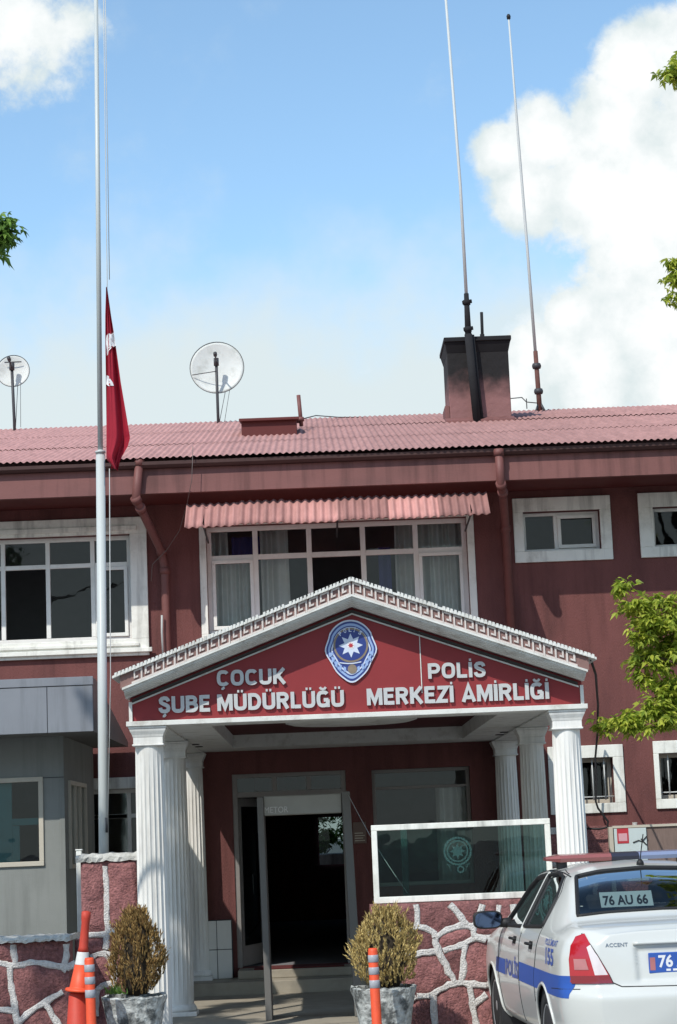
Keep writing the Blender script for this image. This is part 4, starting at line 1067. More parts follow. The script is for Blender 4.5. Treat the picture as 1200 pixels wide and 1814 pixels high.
MB().box(-6.1, bx1-.02, by1-.3, by1-.2, G, bz).box(-6.1, -6.0, by0+.2, by1-.3, G, bz).build('interior', 'dark_interior', BO)
m = MB(); t = .045
m.box(bx1-.02, bx1+.03, sy0, sy1, sz1-t, sz1); m.box(bx1-.02, bx1+.03, sy0, sy1, sz0, sz0+t)
for y in (sy0, sy0+.50, sy0+.95, sy1-t): m.box(bx1-.02, bx1+.03, y, y+t, sz0+t, sz1-t)
sw = m.build('window', 'cream_frame', BO)
MB().add([(bx1, sy0, sz0), (bx1, sy1, sz0), (bx1, sy1, sz1), (bx1, sy0, sz1)], [(0, 1, 2, 3)]).build('pane', 'win_glass', sw)
# roof: box front, sloping back (wedge seen from the side)
fx1 = -2.325; fy0 = 21.3; fz0, fz1 = 2.865, 3.432
m = MB(); 
side = [(fy0+.004, fz0), (25.1, fz0), (25.1, fz0+.06), (fy0+.30, fz1-.004), (fy0+.004, fz1-.004)]; k = len(side)
vs = [(x, y, z) for x in (-6.6, fx1) for y, z in side]
m.add(vs, [tuple(range(k)), tuple(range(2*k-1, k-1, -1))] + [(i, k+i, k+(i+1) % k, (i+1) % k) for i in range(k)])
rf = m.build('roof', 'detector_dark', BO)
m = MB(); xs = [AX(84, 1250, fy0)-1.25*i for i in range(4)][::-1]; xs = [x for x in xs if x > -6.6]; xs = [-6.6]+xs+[fx1]
zsplit = AZ(80, 1217, fy0)
for a, b in zip(xs[:-1], xs[1:]):
    m.rbox(a+.003, b-.003, fy0-.02, fy0, fz0, zsplit-.004, .003); 
m.rbox(-6.6, fx1+.004, fy0-.028, fy0, zsplit+.003, fz1+.006, .003)
m.build('fascia_panel', 'grey_panel', rf)

# white post
wx0, wx1 = AX(136, 1580, 19.4), AX(146, 1580, 19.4); wz = AZ(141, 1507, 19.4)
MBp = MB(); MBp.rbox(wx0, wx1, 19.4, 19.4+(wx1-wx0), G, wz, .005); MBp.rbox(wx0-.006, wx1+.006, 19.394, 19.406+(wx1-wx0), wz, wz+.012, .003)
tag(MBp.build('post', 'white_trim'), 'thin square white post beside the stone pillar in front of the booth', 'post')

# ------------------------------------------------------------------ flagpole, flag
YO = 19.65
fp = thing('flagpole', 'tall pale grey steel flagpole rising behind the stone pillar', 'flagpole', (AX(184, 1560, YO), YO, G))
b = at(184, 1520, YO); tpt = at(169.5, -60, YO); mid = at(178, 806, YO); b2 = b + (b-mid)*((b.z-G)/(mid.z-b.z))
m = MB(); m.tube([b2, mid], [.049, .044], 18); m.tube([mid, mid+(tpt-mid)*.01], [.044, .026], 18); m.tube([mid, tpt], [.026, .021], 16); m.lathe([(.021, 0), (.045, .02), (.05, .05), (.03, .09), (.001, .1)], tpt, 14)
m.tube([mid+(mid-b)*.01-Vector((0, 0, .02)), mid+Vector((0, 0, .04))], .05, 16)
pole = m.build('pole', 'steel_pole', fp)
MB().tube([at(189.5, 516, YO-.09), at(190, 500, YO-.06), at(183, -40, YO-.05)], .0045, 6).build('halyard', 'rope', fp); MB().tube([at(194, 495, YO-.06), at(186, -40, YO-.05)], .0045, 6).build('halyard', 'rope', fp); m = MB()
p0 = at(194, 830, YO-.06); m.tube([p0, at(196, 1200, YO-.08), at(191, 1460, YO-.06)], .005, 6)
m.build('halyard', 'rope', fp)
cl_ = MB(); c_ = at(189, 1462, YO-.06); cl_.tube([c_-Vector((0, 0, .07)), c_+Vector((0, 0, .07))], .012, 8); cl_.build('cleat', 'dark_steel', fp)
YFL = YO-.07
Lf = [(510, 188.5), (560, 187), (600, 187), (680, 187.5), (760, 188), (812, 188), (832, 204)]
Rt = [(510, 190.5), (560, 197.5), (600, 204), (680, 215), (745, 226), (776, 231), (790, 227), (812, 214), (832, 208)]
def interp(tb, v):
    for (a, x), (b_, y) in zip(tb[:-1], tb[1:]):
        if v <= b_: return x+(y-x)*(v-a)/(b_-a)
    return tb[-1][1]
def flag_pt(u, py, off=0.0):
    fold = .05*min(1, (py-505)/160)*math.sin(u*8.2+.6+(py-510)*.004) + .016*math.sin(u*19+py*.018)
    dip = .10*max(0, (py-765)/60)*max(0, u-.25)*(1 if py > 770 else 0)
    q = at(interp(Lf, py)+(interp(Rt, py)-interp(Lf, py))*u, py, YFL)
    return Vector((q.x, YFL-.03+fold-off+dip, q.z))
fg = thing('flag', 'limp red flag with a white crescent hanging half way up the pole', 'flag', flag_pt(0, 512))
m = MB(); nu, nv = 28, 70; vs = [flag_pt(i/nu, 510+322*jj/nv) for jj in range(nv+1) for i in range(nu+1)]
fs = [(jj*(nu+1)+i, jj*(nu+1)+i+1, (jj+1)*(nu+1)+i+1, (jj+1)*(nu+1)+i) for jj in range(nv) for i in range(nu)]
m.add(vs, fs, True); clo = m.build('cloth', 'flag_red', fg)
# the fly end doubled back behind the lower edge
m = MB(); vs = []
for jj in range(14):
    for i in range(12):
        u = i/11; py = 768+4.6*jj; x = 196+31*u-(jj*1.55*u); q = at(min(x, 230), py, YFL); vs.append(Vector((q.x, YFL+.05+.03*math.sin(u*7), q.z)))
m.add(vs, [(jj*12+i, jj*12+i+1, jj*12+13+i, jj*12+12+i) for jj in range(13) for i in range(11)], True); m.build('fly_end', 'flag_red', clo)
def on_flag(poly):
    "polygon of (px, py) strips [left,right] per row laid on the cloth"
    m = MB(); vs = []; k = 8
    for (py, a, b_) in poly:
        L_, R2 = interp(Lf, py), interp(Rt, py)
        for i in range(k+1): vs.append(flag_pt((a+(b_-a)*i/k-L_)/(R2-L_), py, .006))
    m.add(vs, [(r*(k+1)+i, r*(k+1)+i+1, (r+1)*(k+1)+i+1, (r+1)*(k+1)+i) for r in range(len(poly)-1) for i in range(k)], True); return m
on_flag([(590, 198, 202.5), (594, 189, 203), (602, 188, 204), (610, 188.2, 205.5), (614, 188.6, 206), (618, 188.8, 199), (623, 189, 195), (629, 189.2, 192)]).build('crescent', 'flag_white', clo)
on_flag([(664, 188, 190), (669, 188, 194), (675, 188, 197.5), (680, 188.4, 201), (686, 194, 203)]).build('crescent', 'flag_white', clo)

# ------------------------------------------------------------------ masts on the roof
YM = 29.32
a, b, c = at(846, 752, YM), at(830, 592, YM), at(826.5, 520, YM)
A1 = thing('antenna_mast', 'tall white whip antenna on a black pipe strapped to the sooty chimney', 'antenna', a, 'whip antennas on the roof')
m = MB(); m.tube([a, b], .058, 12); m.tube([a+Vector((.075, .06, 0)), b+Vector((.06, .06, 0))], .035, 10); m.tube([b-Vector((0, 0, .05)), c], [.05, .036], 12); m.build('pipe', 'soot', A1)
m = MB()
for t in (.12, .78): q = b.lerp(c, t); MB().tube([q-Vector((.065, 0, 0)), q+Vector((.075, 0, .02))], .03, 8).tube([q-Vector((0, 0, .035)), q+Vector((0, 0, .035))], .055, 12).build('clamp', 'soot', A1)
m = MB(); m.tube([c-Vector((0, 0, .1)), at(816, 330, YM), at(788, -30, YM)], [.026, .023, .019], 10); m.build('whip', 'whip_white', A1)
s = MB(); q = at(855, 600, 29.9); s.tube([q-Vector((0, 0, .1)), at(853.5, 553, 29.9)], .024, 10); s.tube([q-Vector((0, 0, .02)), q+Vector((0, 0, .07))], .035, 10)
tag(s.build('chimney_rod', 'soot'), 'short black rod standing up behind the mast on the chimney', 'rod')
YM2 = 31.7
a, b, t_ = at(957, 724, YM2), at(949, 622, YM2), at(901.5, 30, YM2)
A2 = thing('antenna_mast', 'white whip antenna on a rusty stub standing on the roof ridge right of the chimney', 'antenna', a, 'whip antennas on the roof')
m = MB(); m.tube([a-Vector((0, 0, .2)), b], [.042, .036], 12); m.build('stub', 'rust_brown', A2)
m = MB()
for t in (.30, .74): q = a.lerp(b, t); MB().tube([q-Vector((0, 0, .04)), q+Vector((0, 0, .04))], .065, 12).tube([q-Vector((.07, 0, 0)), q+Vector((.07, 0, 0))], .025, 8).build('clamp', 'dark_steel', A2)
for s_ in (-1, 1): m.tube([a+Vector((0, 0, .12)), a+Vector((s_*.09, -.05, -.1))], .02, 8)
m.build('foot_bracket', 'dark_steel', A2)
m = MB(); m.tube([b-Vector((0, 0, .05)), at(933, 420, YM2), at(915, 200, YM2), t_], [.026, .023, .02, .014], 10); m.build('whip', 'whip_white', A2)
MB().lathe([(.03, -.03), (.035, .02), (.02, .05), (.001, .055)], t_, 10).build('tip', 'black_rubber', A2)
m = MB(); m.tube([at(903, 706, 30.2), at(925, 704, 30.6), at(933, 712, 31.2), at(953, 714, YM2)], .008, 6); m.tube([at(933, 706, 31), at(934, 724, 31)], .008, 6)
tag(m.build('roof_cable', 'black_rubber'), 'loose black cable sagging between the chimney and the right antenna stub', 'cable')
m = MB(); m.tube([at(536, 742, 28.6), at(560, 736, 30), at(600, 739, 31.6), at(660, 739, 31.9), at(720, 738, 31.9)], .008, 6)
tag(m.build('roof_cable', 'black_rubber'), 'thin dark cable lying along the ridge right of the vent stub', 'cable')

# ------------------------------------------------------------------ satellite dishes
def dish(px, py, rpx, Y, base, label, arm=False, text=False, tilt=0.10, yaw=0.0, polefront=.28):
    c = at(px, py, Y); r = rpx*Y/FPX
    D = thing('satellite_dish', label, 'satellite dish', at(*base, Y), 'satellite dishes on the roof ridge')
    ax = Vector((math.sin(yaw), -math.cos(yaw)*math.cos(tilt), math.sin(tilt))).normalized()
    m = MB(); prof = [(max(.002, r*t), .16*r*t*t - .16*r) for t in (0, .15, .3, .45, .6, .75, .9, 1)]
    back = [(rr*.995+.0005, h-.006) for rr, h in prof[::-1]]
    m.lathe(prof+back, c, 48, ax); dsh = m.build('reflector', 'dish_white', D)
    m = MB(); e1 = ax.orthogonal().normalized(); e2 = ax.cross(e1)
    m.tube([c+(e1*math.cos(2*math.pi*i/48)+e2*math.sin(2*math.pi*i/48))*r for i in range(49)], .005, 6); m.build('rim', 'dark_steel', dsh)
    f0 = at(*base, Y); f0.z -= .15; top = Vector((f0.x+(c.x-f0.x)*.9, Y-polefront*r-.05, c.z+.05*r))
    m = MB(); m.tube([f0, Vector((f0.x, Y-.04, f0.z+.3)), top], .024, 10); m.tube([top-Vector((0, 0, .03)), top+Vector((0, 0, .09))], .042, 10); m.build('mount_pole', 'dark_steel', D)
    m = MB()
    if arm: m.tube([top-Vector((0, 0, .12)), c-Vector((r*.92, .04, .27*r))], .007, 6)
    m.tube([top, top+ax*.25+Vector((0, 0, .05))], .012, 8); m.tube([top+ax*.25+Vector((0, 0, .05)), top+ax*.33+Vector((0, 0, .06))], .03, 10); m.build('feed_arm', 'dark_steel', D)
    if text:
        m = MB(); m.box(c.x-.13, c.x+.14, Y-.16*0-.02, Y-.018, c.z+.13, c.z+.15); m.build('printed_line', 'dark_steel', dsh)
    w = MB(); w.tube([f0+Vector((.02, -.03, .15)), c+Vector((.28*r, -.02, -.95*r))], .005, 5); w.build('guy_wire', 'dark_steel', D); w = MB(); w.tube([f0+Vector((.10, -.03, .15)), c+Vector((.45*r, -.02, -.85*r))], .004, 5); w.build('guy_wire', 'dark_steel', D)
dish(384.5, 651, 49, 31.6, (387, 748), 'large round pale satellite dish on a thin pole near the roof hatch', arm=True)
dish(23, 657, 30, 31.6, (26, 758), 'small pale satellite dish on a brown pole above the left end of the roof', text=True)

# ------------------------------------------------------------------ hanging cables on the facade
m = MB(); P0 = [at(1047, 1168, 18.5), at(1056, 1195, 20.5), at(1060, 1250, 23.5), at(1059, 1300, 25.0), at(1055, 1345, 25.02), at(1057, 1380, 25.02), at(1056, 1420, 25.02), at(1060, 1432, 25.02), at(1078, 1456, 25.02), at(1076, 1466, 25.02), at(1062, 1469, 25.02), at(1040, 1468, 25.02)]
m.tube(P0, .013, 8); tag(m.build('hanging_cable', 'black_rubber'), 'black cable hanging from the right corner of the portico past the barred window', 'cable')
m = MB(); m.tube([at(342, 790, 24.0), at(340, 850, 24.0), at(332, 890, 24.3), at(318, 940, 24.9), at(295, 975, 25.0), at(270, 1000, 25.1), at(268, 1030, 25.12)], .0045, 6)
tag(m.build('hanging_cable', 'old_wire'), 'thin worn cable looping from the eave down to the bent rain pipe', 'cable')
m = MB(); m.tube([at(287, 1090, 25.0), at(287, 1120, 25.0), at(289, 1160, 25.0)], .014, 6)
tag(m.build('conduit', 'rope'), 'short pale conduit against the bent rain pipe above the portico', 'conduit')

# ------------------------------------------------------------------ notice board at the right
YN = 24.4
n0, n1 = at(1088, 1468, YN), at(1151, 1560, YN)
NB = thing('notice_board', 'pale blue notice board with a red square mark on the right wall', 'notice board', ((n0.x+n1.x)/2, YN, n1.z))
MB().rbox(n0.x-.01, 5.6, YN+.03, YN+.08, n1.z, AZ(1120, 1466, YN), .005).build('backing', 'board_brown', NB)
MB().box(n0.x-.06, n0.x-.012, YN, YN+.1, G, n0.z+.02).box(n0.x-.012, 5.6, YN+.01, YN+.06, n0.z+.002, n0.z+.03).build('frame', 'cream_frame', NB)
bd = MB().rbox(n0.x, n1.x, YN, YN+.02, n1.z, n0.z-.005, .003).build('board', 'sign_white', NB)
r0, r1 = at(1093, 1467, YN), at(1115, 1494, YN)
MB().box(r0.x, r1.x, YN-.004, YN-.0005, r1.z, r0.z-.01).build('red_square', 'sign_red', bd)
m = MB(); a_, b_ = at(1096, 1477, YN), at(1112, 1490, YN)
m.box(a_.x, b_.x, YN-.006, YN-.0045, b_.z, a_.z); m.build('square_mark', 'sign_pink', bd)
m = MB(); w0 = at(1097, 1520, YN)
add_text(m, 'POSTA', lambda u, v, d: (w0.x+u, YN-.003, w0.z+v), .29, .055, .01)
st = [at(1122, 1493, YN), at(1132, 1489, YN), at(1138, 1491, YN), at(1146, 1482, YN)]
m.tube([Vector((p.x, YN-.004, p.z)) for p in st], .008, 6); st = [at(1136, 1486, YN), at(1141, 1492, YN), at(1146, 1497, YN)]; m.tube([Vector((p.x, YN-.004, p.z)) for p in st], .008, 6)
m.build('lettering', 'ink_black', bd)

# ------------------------------------------------------------------ planters and dry conifers
def planter(pxc, pyt, wpx, Y, label, seed):
    c = at(pxc, pyt, Y); hw = wpx*Y/FPX/2; zt = c.z; h = zt-G
    T = thing('planter', label, 'planter', (c.x, Y, G), 'stone planters by the entrance')
    rnd = random.Random(seed); n = 40; vs = []; fs = []
    prof = [(.70, 0), (.72, .08), (.76, .3), (.84, .6), (.93, .85), (1.0, .97), (1.0, 1.0), (.86, 1.0), (.83, .9), (.80, .85)]
    for (r, t) in prof:
        for k in range(n):
            an = 2*math.pi*k/n; sq = 1/max(abs(math.cos(an))**5+abs(math.sin(an))**5, 1e-6)**(1/5)
            rr = hw*r*(.55+.45*sq)*(1+rnd.gauss(0, .012)) ; vs.append((c.x+rr*math.cos(an), Y+rr*math.sin(an), G+h*t+rnd.gauss(0, .006)))
    for i in range(len(prof)-1):
        for k in range(n): fs.append((i*n+k, i*n+(k+1) % n, (i+1)*n+(k+1) % n, (i+1)*n+k))
    fs.append(tuple(range(n))[::-1])
    m = MB(); m.add(vs, fs); m.build('pot', 'planter_stone', T)
    s = MB(); s.lathe([(hw*.86, zt-.06), (hw*.4, zt-.03), (.002, zt-.02)], (c.x, Y, 0), 24); s.build('soil', 'soil', T)
    return c.x, Y, zt
def thuja(pxc, ptop, pbot, wpx, Y, zb, label, mname, seed, nsp=2600):
    rnd = random.Random(seed); c = at(pxc, (ptop+pbot)/2, Y); top = AZ(pxc, ptop, Y); bot = AZ(pxc, pbot, Y); hw = wpx*Y/FPX/2; cx = c.x; hgt = top-bot
    T = thing('dry_conifer', label, 'shrub', (cx, Y, zb), 'clipped conifers in planters')
    def prof(t): return hw*(math.sin(math.pi*min(1, max(0, .10+.86*t))**.80)**.62)*(1.0 if t < .45 else 1-.18*((t-.45)/.55)**2)
    m = MB()
    for i in range(nsp):
        t = rnd.random()**.85; an = rnd.uniform(0, 2*math.pi)
        if math.sin(an*4.3+seed)*math.sin(t*8+an*2+seed) > .70 and t > .1: continue
        lump = 1+.13*math.sin(an*3+t*7+seed)+.08*math.sin(an*6-t*13+seed)+rnd.choice((-.10, -.04, 0, 0, .05, .10))
        r = prof(t)*lump*rnd.uniform(.80, .98); b = Vector((cx+r*math.cos(an), Y+r*math.sin(an), bot+hgt*t*.90))
        out = Vector((math.cos(an), math.sin(an), 0)); up = (Vector((0, 0, 1))+out*rnd.uniform(.0, .55)+Vector((rnd.gauss(0, .22), rnd.gauss(0, .22), rnd.gauss(0, .1)))).normalized()
        flat = up.cross(out+Vector((rnd.gauss(0, .9), rnd.gauss(0, .9), 0))).normalized(); L_ = rnd.uniform(.055, .105)*(1.5 if rnd.random() < .03 else 1)
        for q in range(rnd.randint(9, 15)):              # a fan of scale-leaf twigs
            u = rnd.random(); base = b+up*L_*u*.75; sp_ = rnd.choice((-1, 1))*rnd.uniform(.15, .75)*(1-.4*u)
            d = (up+flat*sp_+out*rnd.gauss(0, .15)).normalized(); l = L_*rnd.uniform(.25, .55); w = rnd.uniform(.0028, .0055); s2 = d.cross(Vector((rnd.gauss(0, 1), rnd.gauss(0, 1), rnd.gauss(0, 1)))).normalized()
            m.add([base, base+d*l*.5+s2*w, base+d*l, base+d*l*.5-s2*w], [(0, 1, 2, 3)])
    m.build('foliage', mname, T)
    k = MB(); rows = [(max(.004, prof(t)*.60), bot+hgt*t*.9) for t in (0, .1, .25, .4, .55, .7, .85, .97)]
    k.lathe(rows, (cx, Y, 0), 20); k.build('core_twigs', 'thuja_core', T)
    s = MB(); s.tube([(cx, Y, zb-.03), (cx, Y, bot+hgt*.3)], .02, 8); s.build('stem', 'bark', T)
x_, y_, z_ = planter(238, 1764, 112, 17.9, 'grey mottled stone planter at the foot of the left columns', 1)
thuja(241, 1604, 1762, 92, 17.9, z_-.04, 'dried brown egg shaped conifer in the left planter', 'thuja_brown', 4, 1250)
x_, y_, z_ = planter(680, 1748, 114, 17.9, 'grey mottled stone planter before the stone wall', 2)
thuja(683, 1604, 1748, 112, 17.9, z_-.04, 'yellowish dry clipped conifer in the planter by the stone wall', 'thuja_yellow', 9, 1300)
m = MB(); rnd = random.Random(3)
for i in range(60):
    q = at(205+rnd.gauss(0, 8), 1762, 17.75); m.add([q, q+Vector((rnd.gauss(0, .03), rnd.gauss(0, .02), rnd.uniform(.03, .1))), q+Vector((.012, 0, .01))], [(0, 1, 2)])
tag(m.build('weeds', 'leaf_dark'), kind='stuff'); 

# ------------------------------------------------------------------ cones and posts
def bollard(pxt, pyt, pxb, pyb, Y, label):
    a, b = at(pxt, pyt, Y), at(pxb, pyb, Y); b = a + (b-a)*((a.z-G)/(a.z-b.z)); ax = a-b; L_ = ax.length; axn = ax/L_
    T = thing('delineator_post', label, 'post', b, 'orange flexible posts'); r = .042
    m = MB(); m.lathe([(.10, 0), (.10, .025), (.05, .04), (r, .06)], b, 24, axn)
    h = .06; prof = [(r, h)]
    for i in range(3): prof += [(r, .10+.03*i), (r*1.08, .11+.03*i), (r*1.08, .117+.03*i), (r, .127+.03*i)]
    prof += [(r*.97, L_-.02), (r*.8, L_), (.001, L_)]
    m.lathe(prof, b, 24, axn); body = m.build('body', 'cone_orange', T)
    for (t0, t1) in ((.055, .115), (.155, .215), (.26, .325)):
        m = MB(); m.lathe([(r*.98+.001, L_-t1), (r+.0022, L_-t1+.002), (r+.0022, L_-t0-.002), (r*.97+.001, L_-t0)], b, 24, axn); m.build('reflective_band', 'reflective_grey', body)
bollard(158, 1697, 162, 1814, 17.3, 'orange post with grey bands next to the stacked traffic cones')
bollard(660.5, 1680, 668, 1814, 17.3, 'orange post with grey bands in front of the yellowish conifer')
def cone(top, base_pt, Y, label, mname, sc=1.0, shaded=False):
    a, b = top, base_pt; ax = a-b; L_ = ax.length; axn = ax/L_
    T = thing('traffic_cone', label, 'traffic cone', b, 'orange traffic cones stacked in one pile')
    m = MB(); m.lathe([(.125, 0), (.128, .012), (.120, .026), (.092, .030), (.090, .04), (.062, .22)], b, 28, axn); m.build('skirt', 'cone_orange' if not shaded else 'cone_shaded', T)
    m = MB(); m.lathe([(.0625, .2205), (.061, .225), (.050, .32), (.048, .325)], b, 28, axn); m.build('white_band', 'reflective_white', T)
    m = MB(); m.lathe([(.047, .326), (.040, .36), (.036, L_-.2), (.033, L_-.1), (.039, L_-.06), (.039, L_-.01), (.02, L_), (.001, L_)], b, 24, axn); m.build('neck', 'cone_shaded', T)
Yc = 17.45
cone(at(153, 1614, Yc), at(142, 1757, Yc), Yc, 'bright orange traffic cone with white collar, leaning on top of another cone', None)
lb = at(139, 1757, Yc+.0); 
T = thing('traffic_cone', 'lower orange traffic cone in shade, carrying the leaning one', 'traffic cone', (lb.x, Yc, G), 'orange traffic cones stacked in one pile')
m = MB(); m.lathe([(.16, 0), (.16, .03), (.125, .035), (.118, .06), (.070, lb.z-G-.015), (.05, lb.z-G-.004)], (lb.x-.01, Yc, G), 28); m.build('skirt', 'cone_shaded', T)

# ------------------------------------------------------------------ trees
def tree(name, label, cat, base, joints, clumps, mname, per, leaf, seed, group=None, pointy=True):
    rnd = random.Random(seed); T = thing(name, label, cat, base, group)
    tr = MB()
    for pts, rr in joints: tr.tube(pts, rr, 10)
    tr.build('trunk', 'bark', T)
    m = MB(); tw = MB()
    for (c, r, dens) in clumps:
        n = int(per*dens); c = Vector(c); ends = []
        for i in range(max(3, int(7+16*r))):
            d = Vector((rnd.gauss(0, 1), rnd.gauss(0, 1), rnd.gauss(0, 1))).normalized()*r*rnd.uniform(.55, 1.15); d.z = d.z*.7-.12*r*rnd.random(); ends.append(d)
        for d in ends: tw.tube([c-d*.1, c+d*.5+Vector((0, 0, .06*r)), c+d], [.006, .004, .002], 4, False)
        for i in range(n):
            d = rnd.choice(ends); u = rnd.uniform(.15, 1.05); p = c+d*u+Vector((rnd.gauss(0, .045), rnd.gauss(0, .045), rnd.gauss(0, .035)))+Vector((0, 0, .06*r*(1-u)))
            nrm = (Vector((rnd.gauss(0, .6), rnd.gauss(0, .6), 1))).normalized(); a = (d.normalized()+Vector((rnd.gauss(0, .8), rnd.gauss(0, .8), rnd.gauss(0, .3)))); a = a-nrm*a.dot(nrm)
            a = a.normalized() if a.length > .05 else nrm.orthogonal().normalized(); b = nrm.cross(a); a = (a - Vector((0, 0, .4))).normalized(); sc = rnd.uniform(.55, 1.25)
            for q in range(3):                           # three-lobed leaf
                an = (q-1)*.8; dr = (a*math.cos(an)+b*math.sin(an)); s_ = nrm.cross(dr).normalized(); l = leaf*sc*(1.0 if q == 1 else .75)*rnd.uniform(.85, 1.1); w = l*.19
                m.add([p, p+dr*l*.45+s_*w+nrm*l*.05, p+dr*l-Vector((0, 0, l*.15)), p+dr*l*.45-s_*w+nrm*l*.05], [(0, 1, 2, 3)])
    tw.build('twigs', 'bark', T)
    m.build('crown', mname, T)
# maple right of the portico: trunk out of frame, crown boughs reach in
YT = 20.2
vis = [(1128, 1075, .20, .8), (1160, 1110, .24, 1.2), (1185, 1075, .16, .6), (1135, 1120, .15, .6), (1195, 1150, .30, 1.5), (1150, 1165, .20, .9), (1215, 1110, .25, 1.2), (1140, 1200, .10, .3), (1190, 1220, .25, 1.2), (1220, 1250, .25, 1.3), (1160, 1255, .17, .7), (1110, 1270, .13, .55), (1075, 1287, .10, .4), (1130, 1285, .14, .6), (1105, 1040, .07, .25), (1185, 1275, .12, .5), (1165, 1065, .08, .2)]
cl = [(at(x, y, YT+.1*math.sin(x)), r, d) for x, y, r, d in vis]
cl += [(at(1192, 128, YT), .12, .35), (at(1215, 120, YT), .2, .8), (at(1192, 490, YT), .10, .3), (at(1198, 530, YT), .08, .25), (at(1196, 462, YT), .06, .2), (at(1225, 480, YT), .25, .9)]
rnd = random.Random(21); tb_ = Vector((5.4, YT+.3, G))
for i in range(46):
    z = rnd.uniform(3.2, 10.2); k = 1.75*math.sin(math.pi*min(1, (z-2.2)/8.6))**.6
    an = rnd.uniform(0, 6.28); rr = k*rnd.uniform(.25, 1); p = Vector((tb_.x+.15+rr*math.cos(an), tb_.y+rr*math.sin(an), z)); r = rnd.uniform(.3, .5)
    if p.x - r < 4.2: p.x = 4.2 + r + rnd.uniform(0, .3)
    cl.append((p, r, 1.6*r/.4))
jt = [([tb_, tb_+Vector((.05, 0, 1.5)), tb_+Vector((0, .05, 3.2)), tb_+Vector((.1, 0, 6)), tb_+Vector((.05, 0, 9.2))], [.17, .15, .12, .08, .02])]
for (x, y, z0) in ((1128, 1075, 1.6), (1080, 1285, 1.5), (1192, 128, 6.6), (1192, 480, 5.0), (1160, 1160, 1.5)):
    e = at(x, y, YT); s0 = tb_+Vector((.02, 0, z0+.6)); jt.append(([s0, s0.lerp(e, .5)+Vector((0, 0, .25)), e], [.05, .028, .006]))
for i in range(8):
    p = cl[-1-i*4][0]; s0 = tb_+Vector((.03, 0, p.z*.75)); jt.append(([s0, s0.lerp(p, .5)+Vector((0, 0, .15)), p], [.05, .03, .008]))
tree('broadleaf_tree', 'bright yellow green leafy tree reaching in from the right edge beside the portico', 'tree', tb_, jt, cl, 'leaf', 250, .095, 5)
# tree at the left, mostly outside the frame; unseen crown shaped to shade wall, pole and mid column
tb2 = Vector((-7.75, 14.2, G)); rnd = random.Random(33); cl = []
for i in range(85):
    z = rnd.uniform(3.4, 9.0); k = 2.5*math.sin(math.pi*min(1, (z-2.2)/8.2))**.5; an = rnd.uniform(0, 6.28); rr = k*rnd.uniform(.2, 1)
    p = Vector((tb2.x+.6+rr*math.cos(an), tb2.y+rr*math.sin(an)*.8, z)); r = rnd.uniform(.35, .6); p.x = min(p.x, -4.5-r); p.z = min(p.z, 8.3 if p.x < -6.6 else 9.6); cl.append((p, r, 2.0*r/.45))
cl += [(Vector((-6.2+.1*math.sin(i*2.1), 14.2+.25*math.cos(i*1.7), 9.3+.3*i)), .40, 1.5) for i in range(10)]  # narrow top clump added out of view to shade the middle column
vis = [(6, 395, .05, .2), (12, 412, .07, .3), (6, 430, .05, .2), (-14, 415, .12, .6), (-50, 425, .22, 1.2), (-8, 400, .08, .3)]
ce = [at(x, y, 15.2) for x, y, r, d in vis]
cl += [(at(x, y, 15.2), r, d) for x, y, r, d in vis]
jt = [([tb2, tb2+Vector((.1, 0, 2)), tb2+Vector((.3, 0, 4)), tb2+Vector((1.5, 0, 11.8))], [.2, .17, .12, .02])]
e = ce[1]; s0 = tb2+Vector((.35, 0, 4.6)); jt.append(([s0, s0.lerp(e, .5)+Vector((0, 0, .5)), e], [.07, .04, .008]))
for i in range(9):
    p = cl[i*5][0]; s0 = tb2+Vector((.35, 0, p.z*.7)); jt.append(([s0, s0.lerp(p, .5)+Vector((0, 0, .2)), p], [.06, .035, .01]))
tree('broadleaf_tree', 'green leafy tree whose twig tip enters at the left edge of the sky', 'tree', tb2, jt, cl, 'leaf_dark', 170, .095, 8)
# greenery seen through the corridor window at the back
tb3 = Vector((.6, 43, G)); rnd = random.Random(5); cl = [(tb3+Vector((rnd.uniform(-1.6, 1.6), rnd.uniform(-.6, .6), rnd.uniform(1.4, 3.6))), .55, 1.2) for i in range(34)]
tree('garden_tree', 'small green tree seen through the corridor window behind the entrance door', 'tree', tb3, [([tb3, tb3+Vector((0, 0, 2.5))], [.1, .04])], cl, 'leaf_dark', 300, .14, 12)
m = MB(); m.rbox(-1.0, 2.0, 41.0, 41.2, G, AZ(583, 1512, 41), .02)
for i in range(9): m.tube([(-.9+.33*i, 40.98, AZ(583, 1512, 41)), (-.82+.33*i, 40.98, AZ(583, 1504, 41))], .02, 6)
tag(m.build('garden_wall', 'white_trim'), 'low white garden wall glimpsed through the far end of the corridor', 'wall')
# ------------------------------------------------------------------ police car (local: x forward from the rear, y to its left, z up)
CAR_YAW = R_(93.4)
CARS = 1.048
def lerp_tab(tb, x):
    if x <= tb[0][0]: return tb[0][1]
    for i in range(len(tb)-1):
        (a, u), (b, v) = tb[i], tb[i+1]
        if x <= b:
            t = (x-a)/(b-a)
            m0 = 0 if i == 0 else (v-tb[i-1][1])/(b-tb[i-1][0]); m1 = 0 if i+2 >= len(tb) else (tb[i+2][1]-u)/(tb[i+2][0]-a)
            if (u-tb[i-1][1])*(v-u) <= 0 and i > 0: m0 = 0
            if i+2 < len(tb) and (tb[i+2][1]-v)*(v-u) <= 0: m1 = 0
            h = b-a; t2, t3 = t*t, t*t*t
            return (2*t3-3*t2+1)*u+(t3-2*t2+t)*h*m0+(-2*t3+3*t2)*v+(t3-t2)*h*m1
    return tb[-1][1]
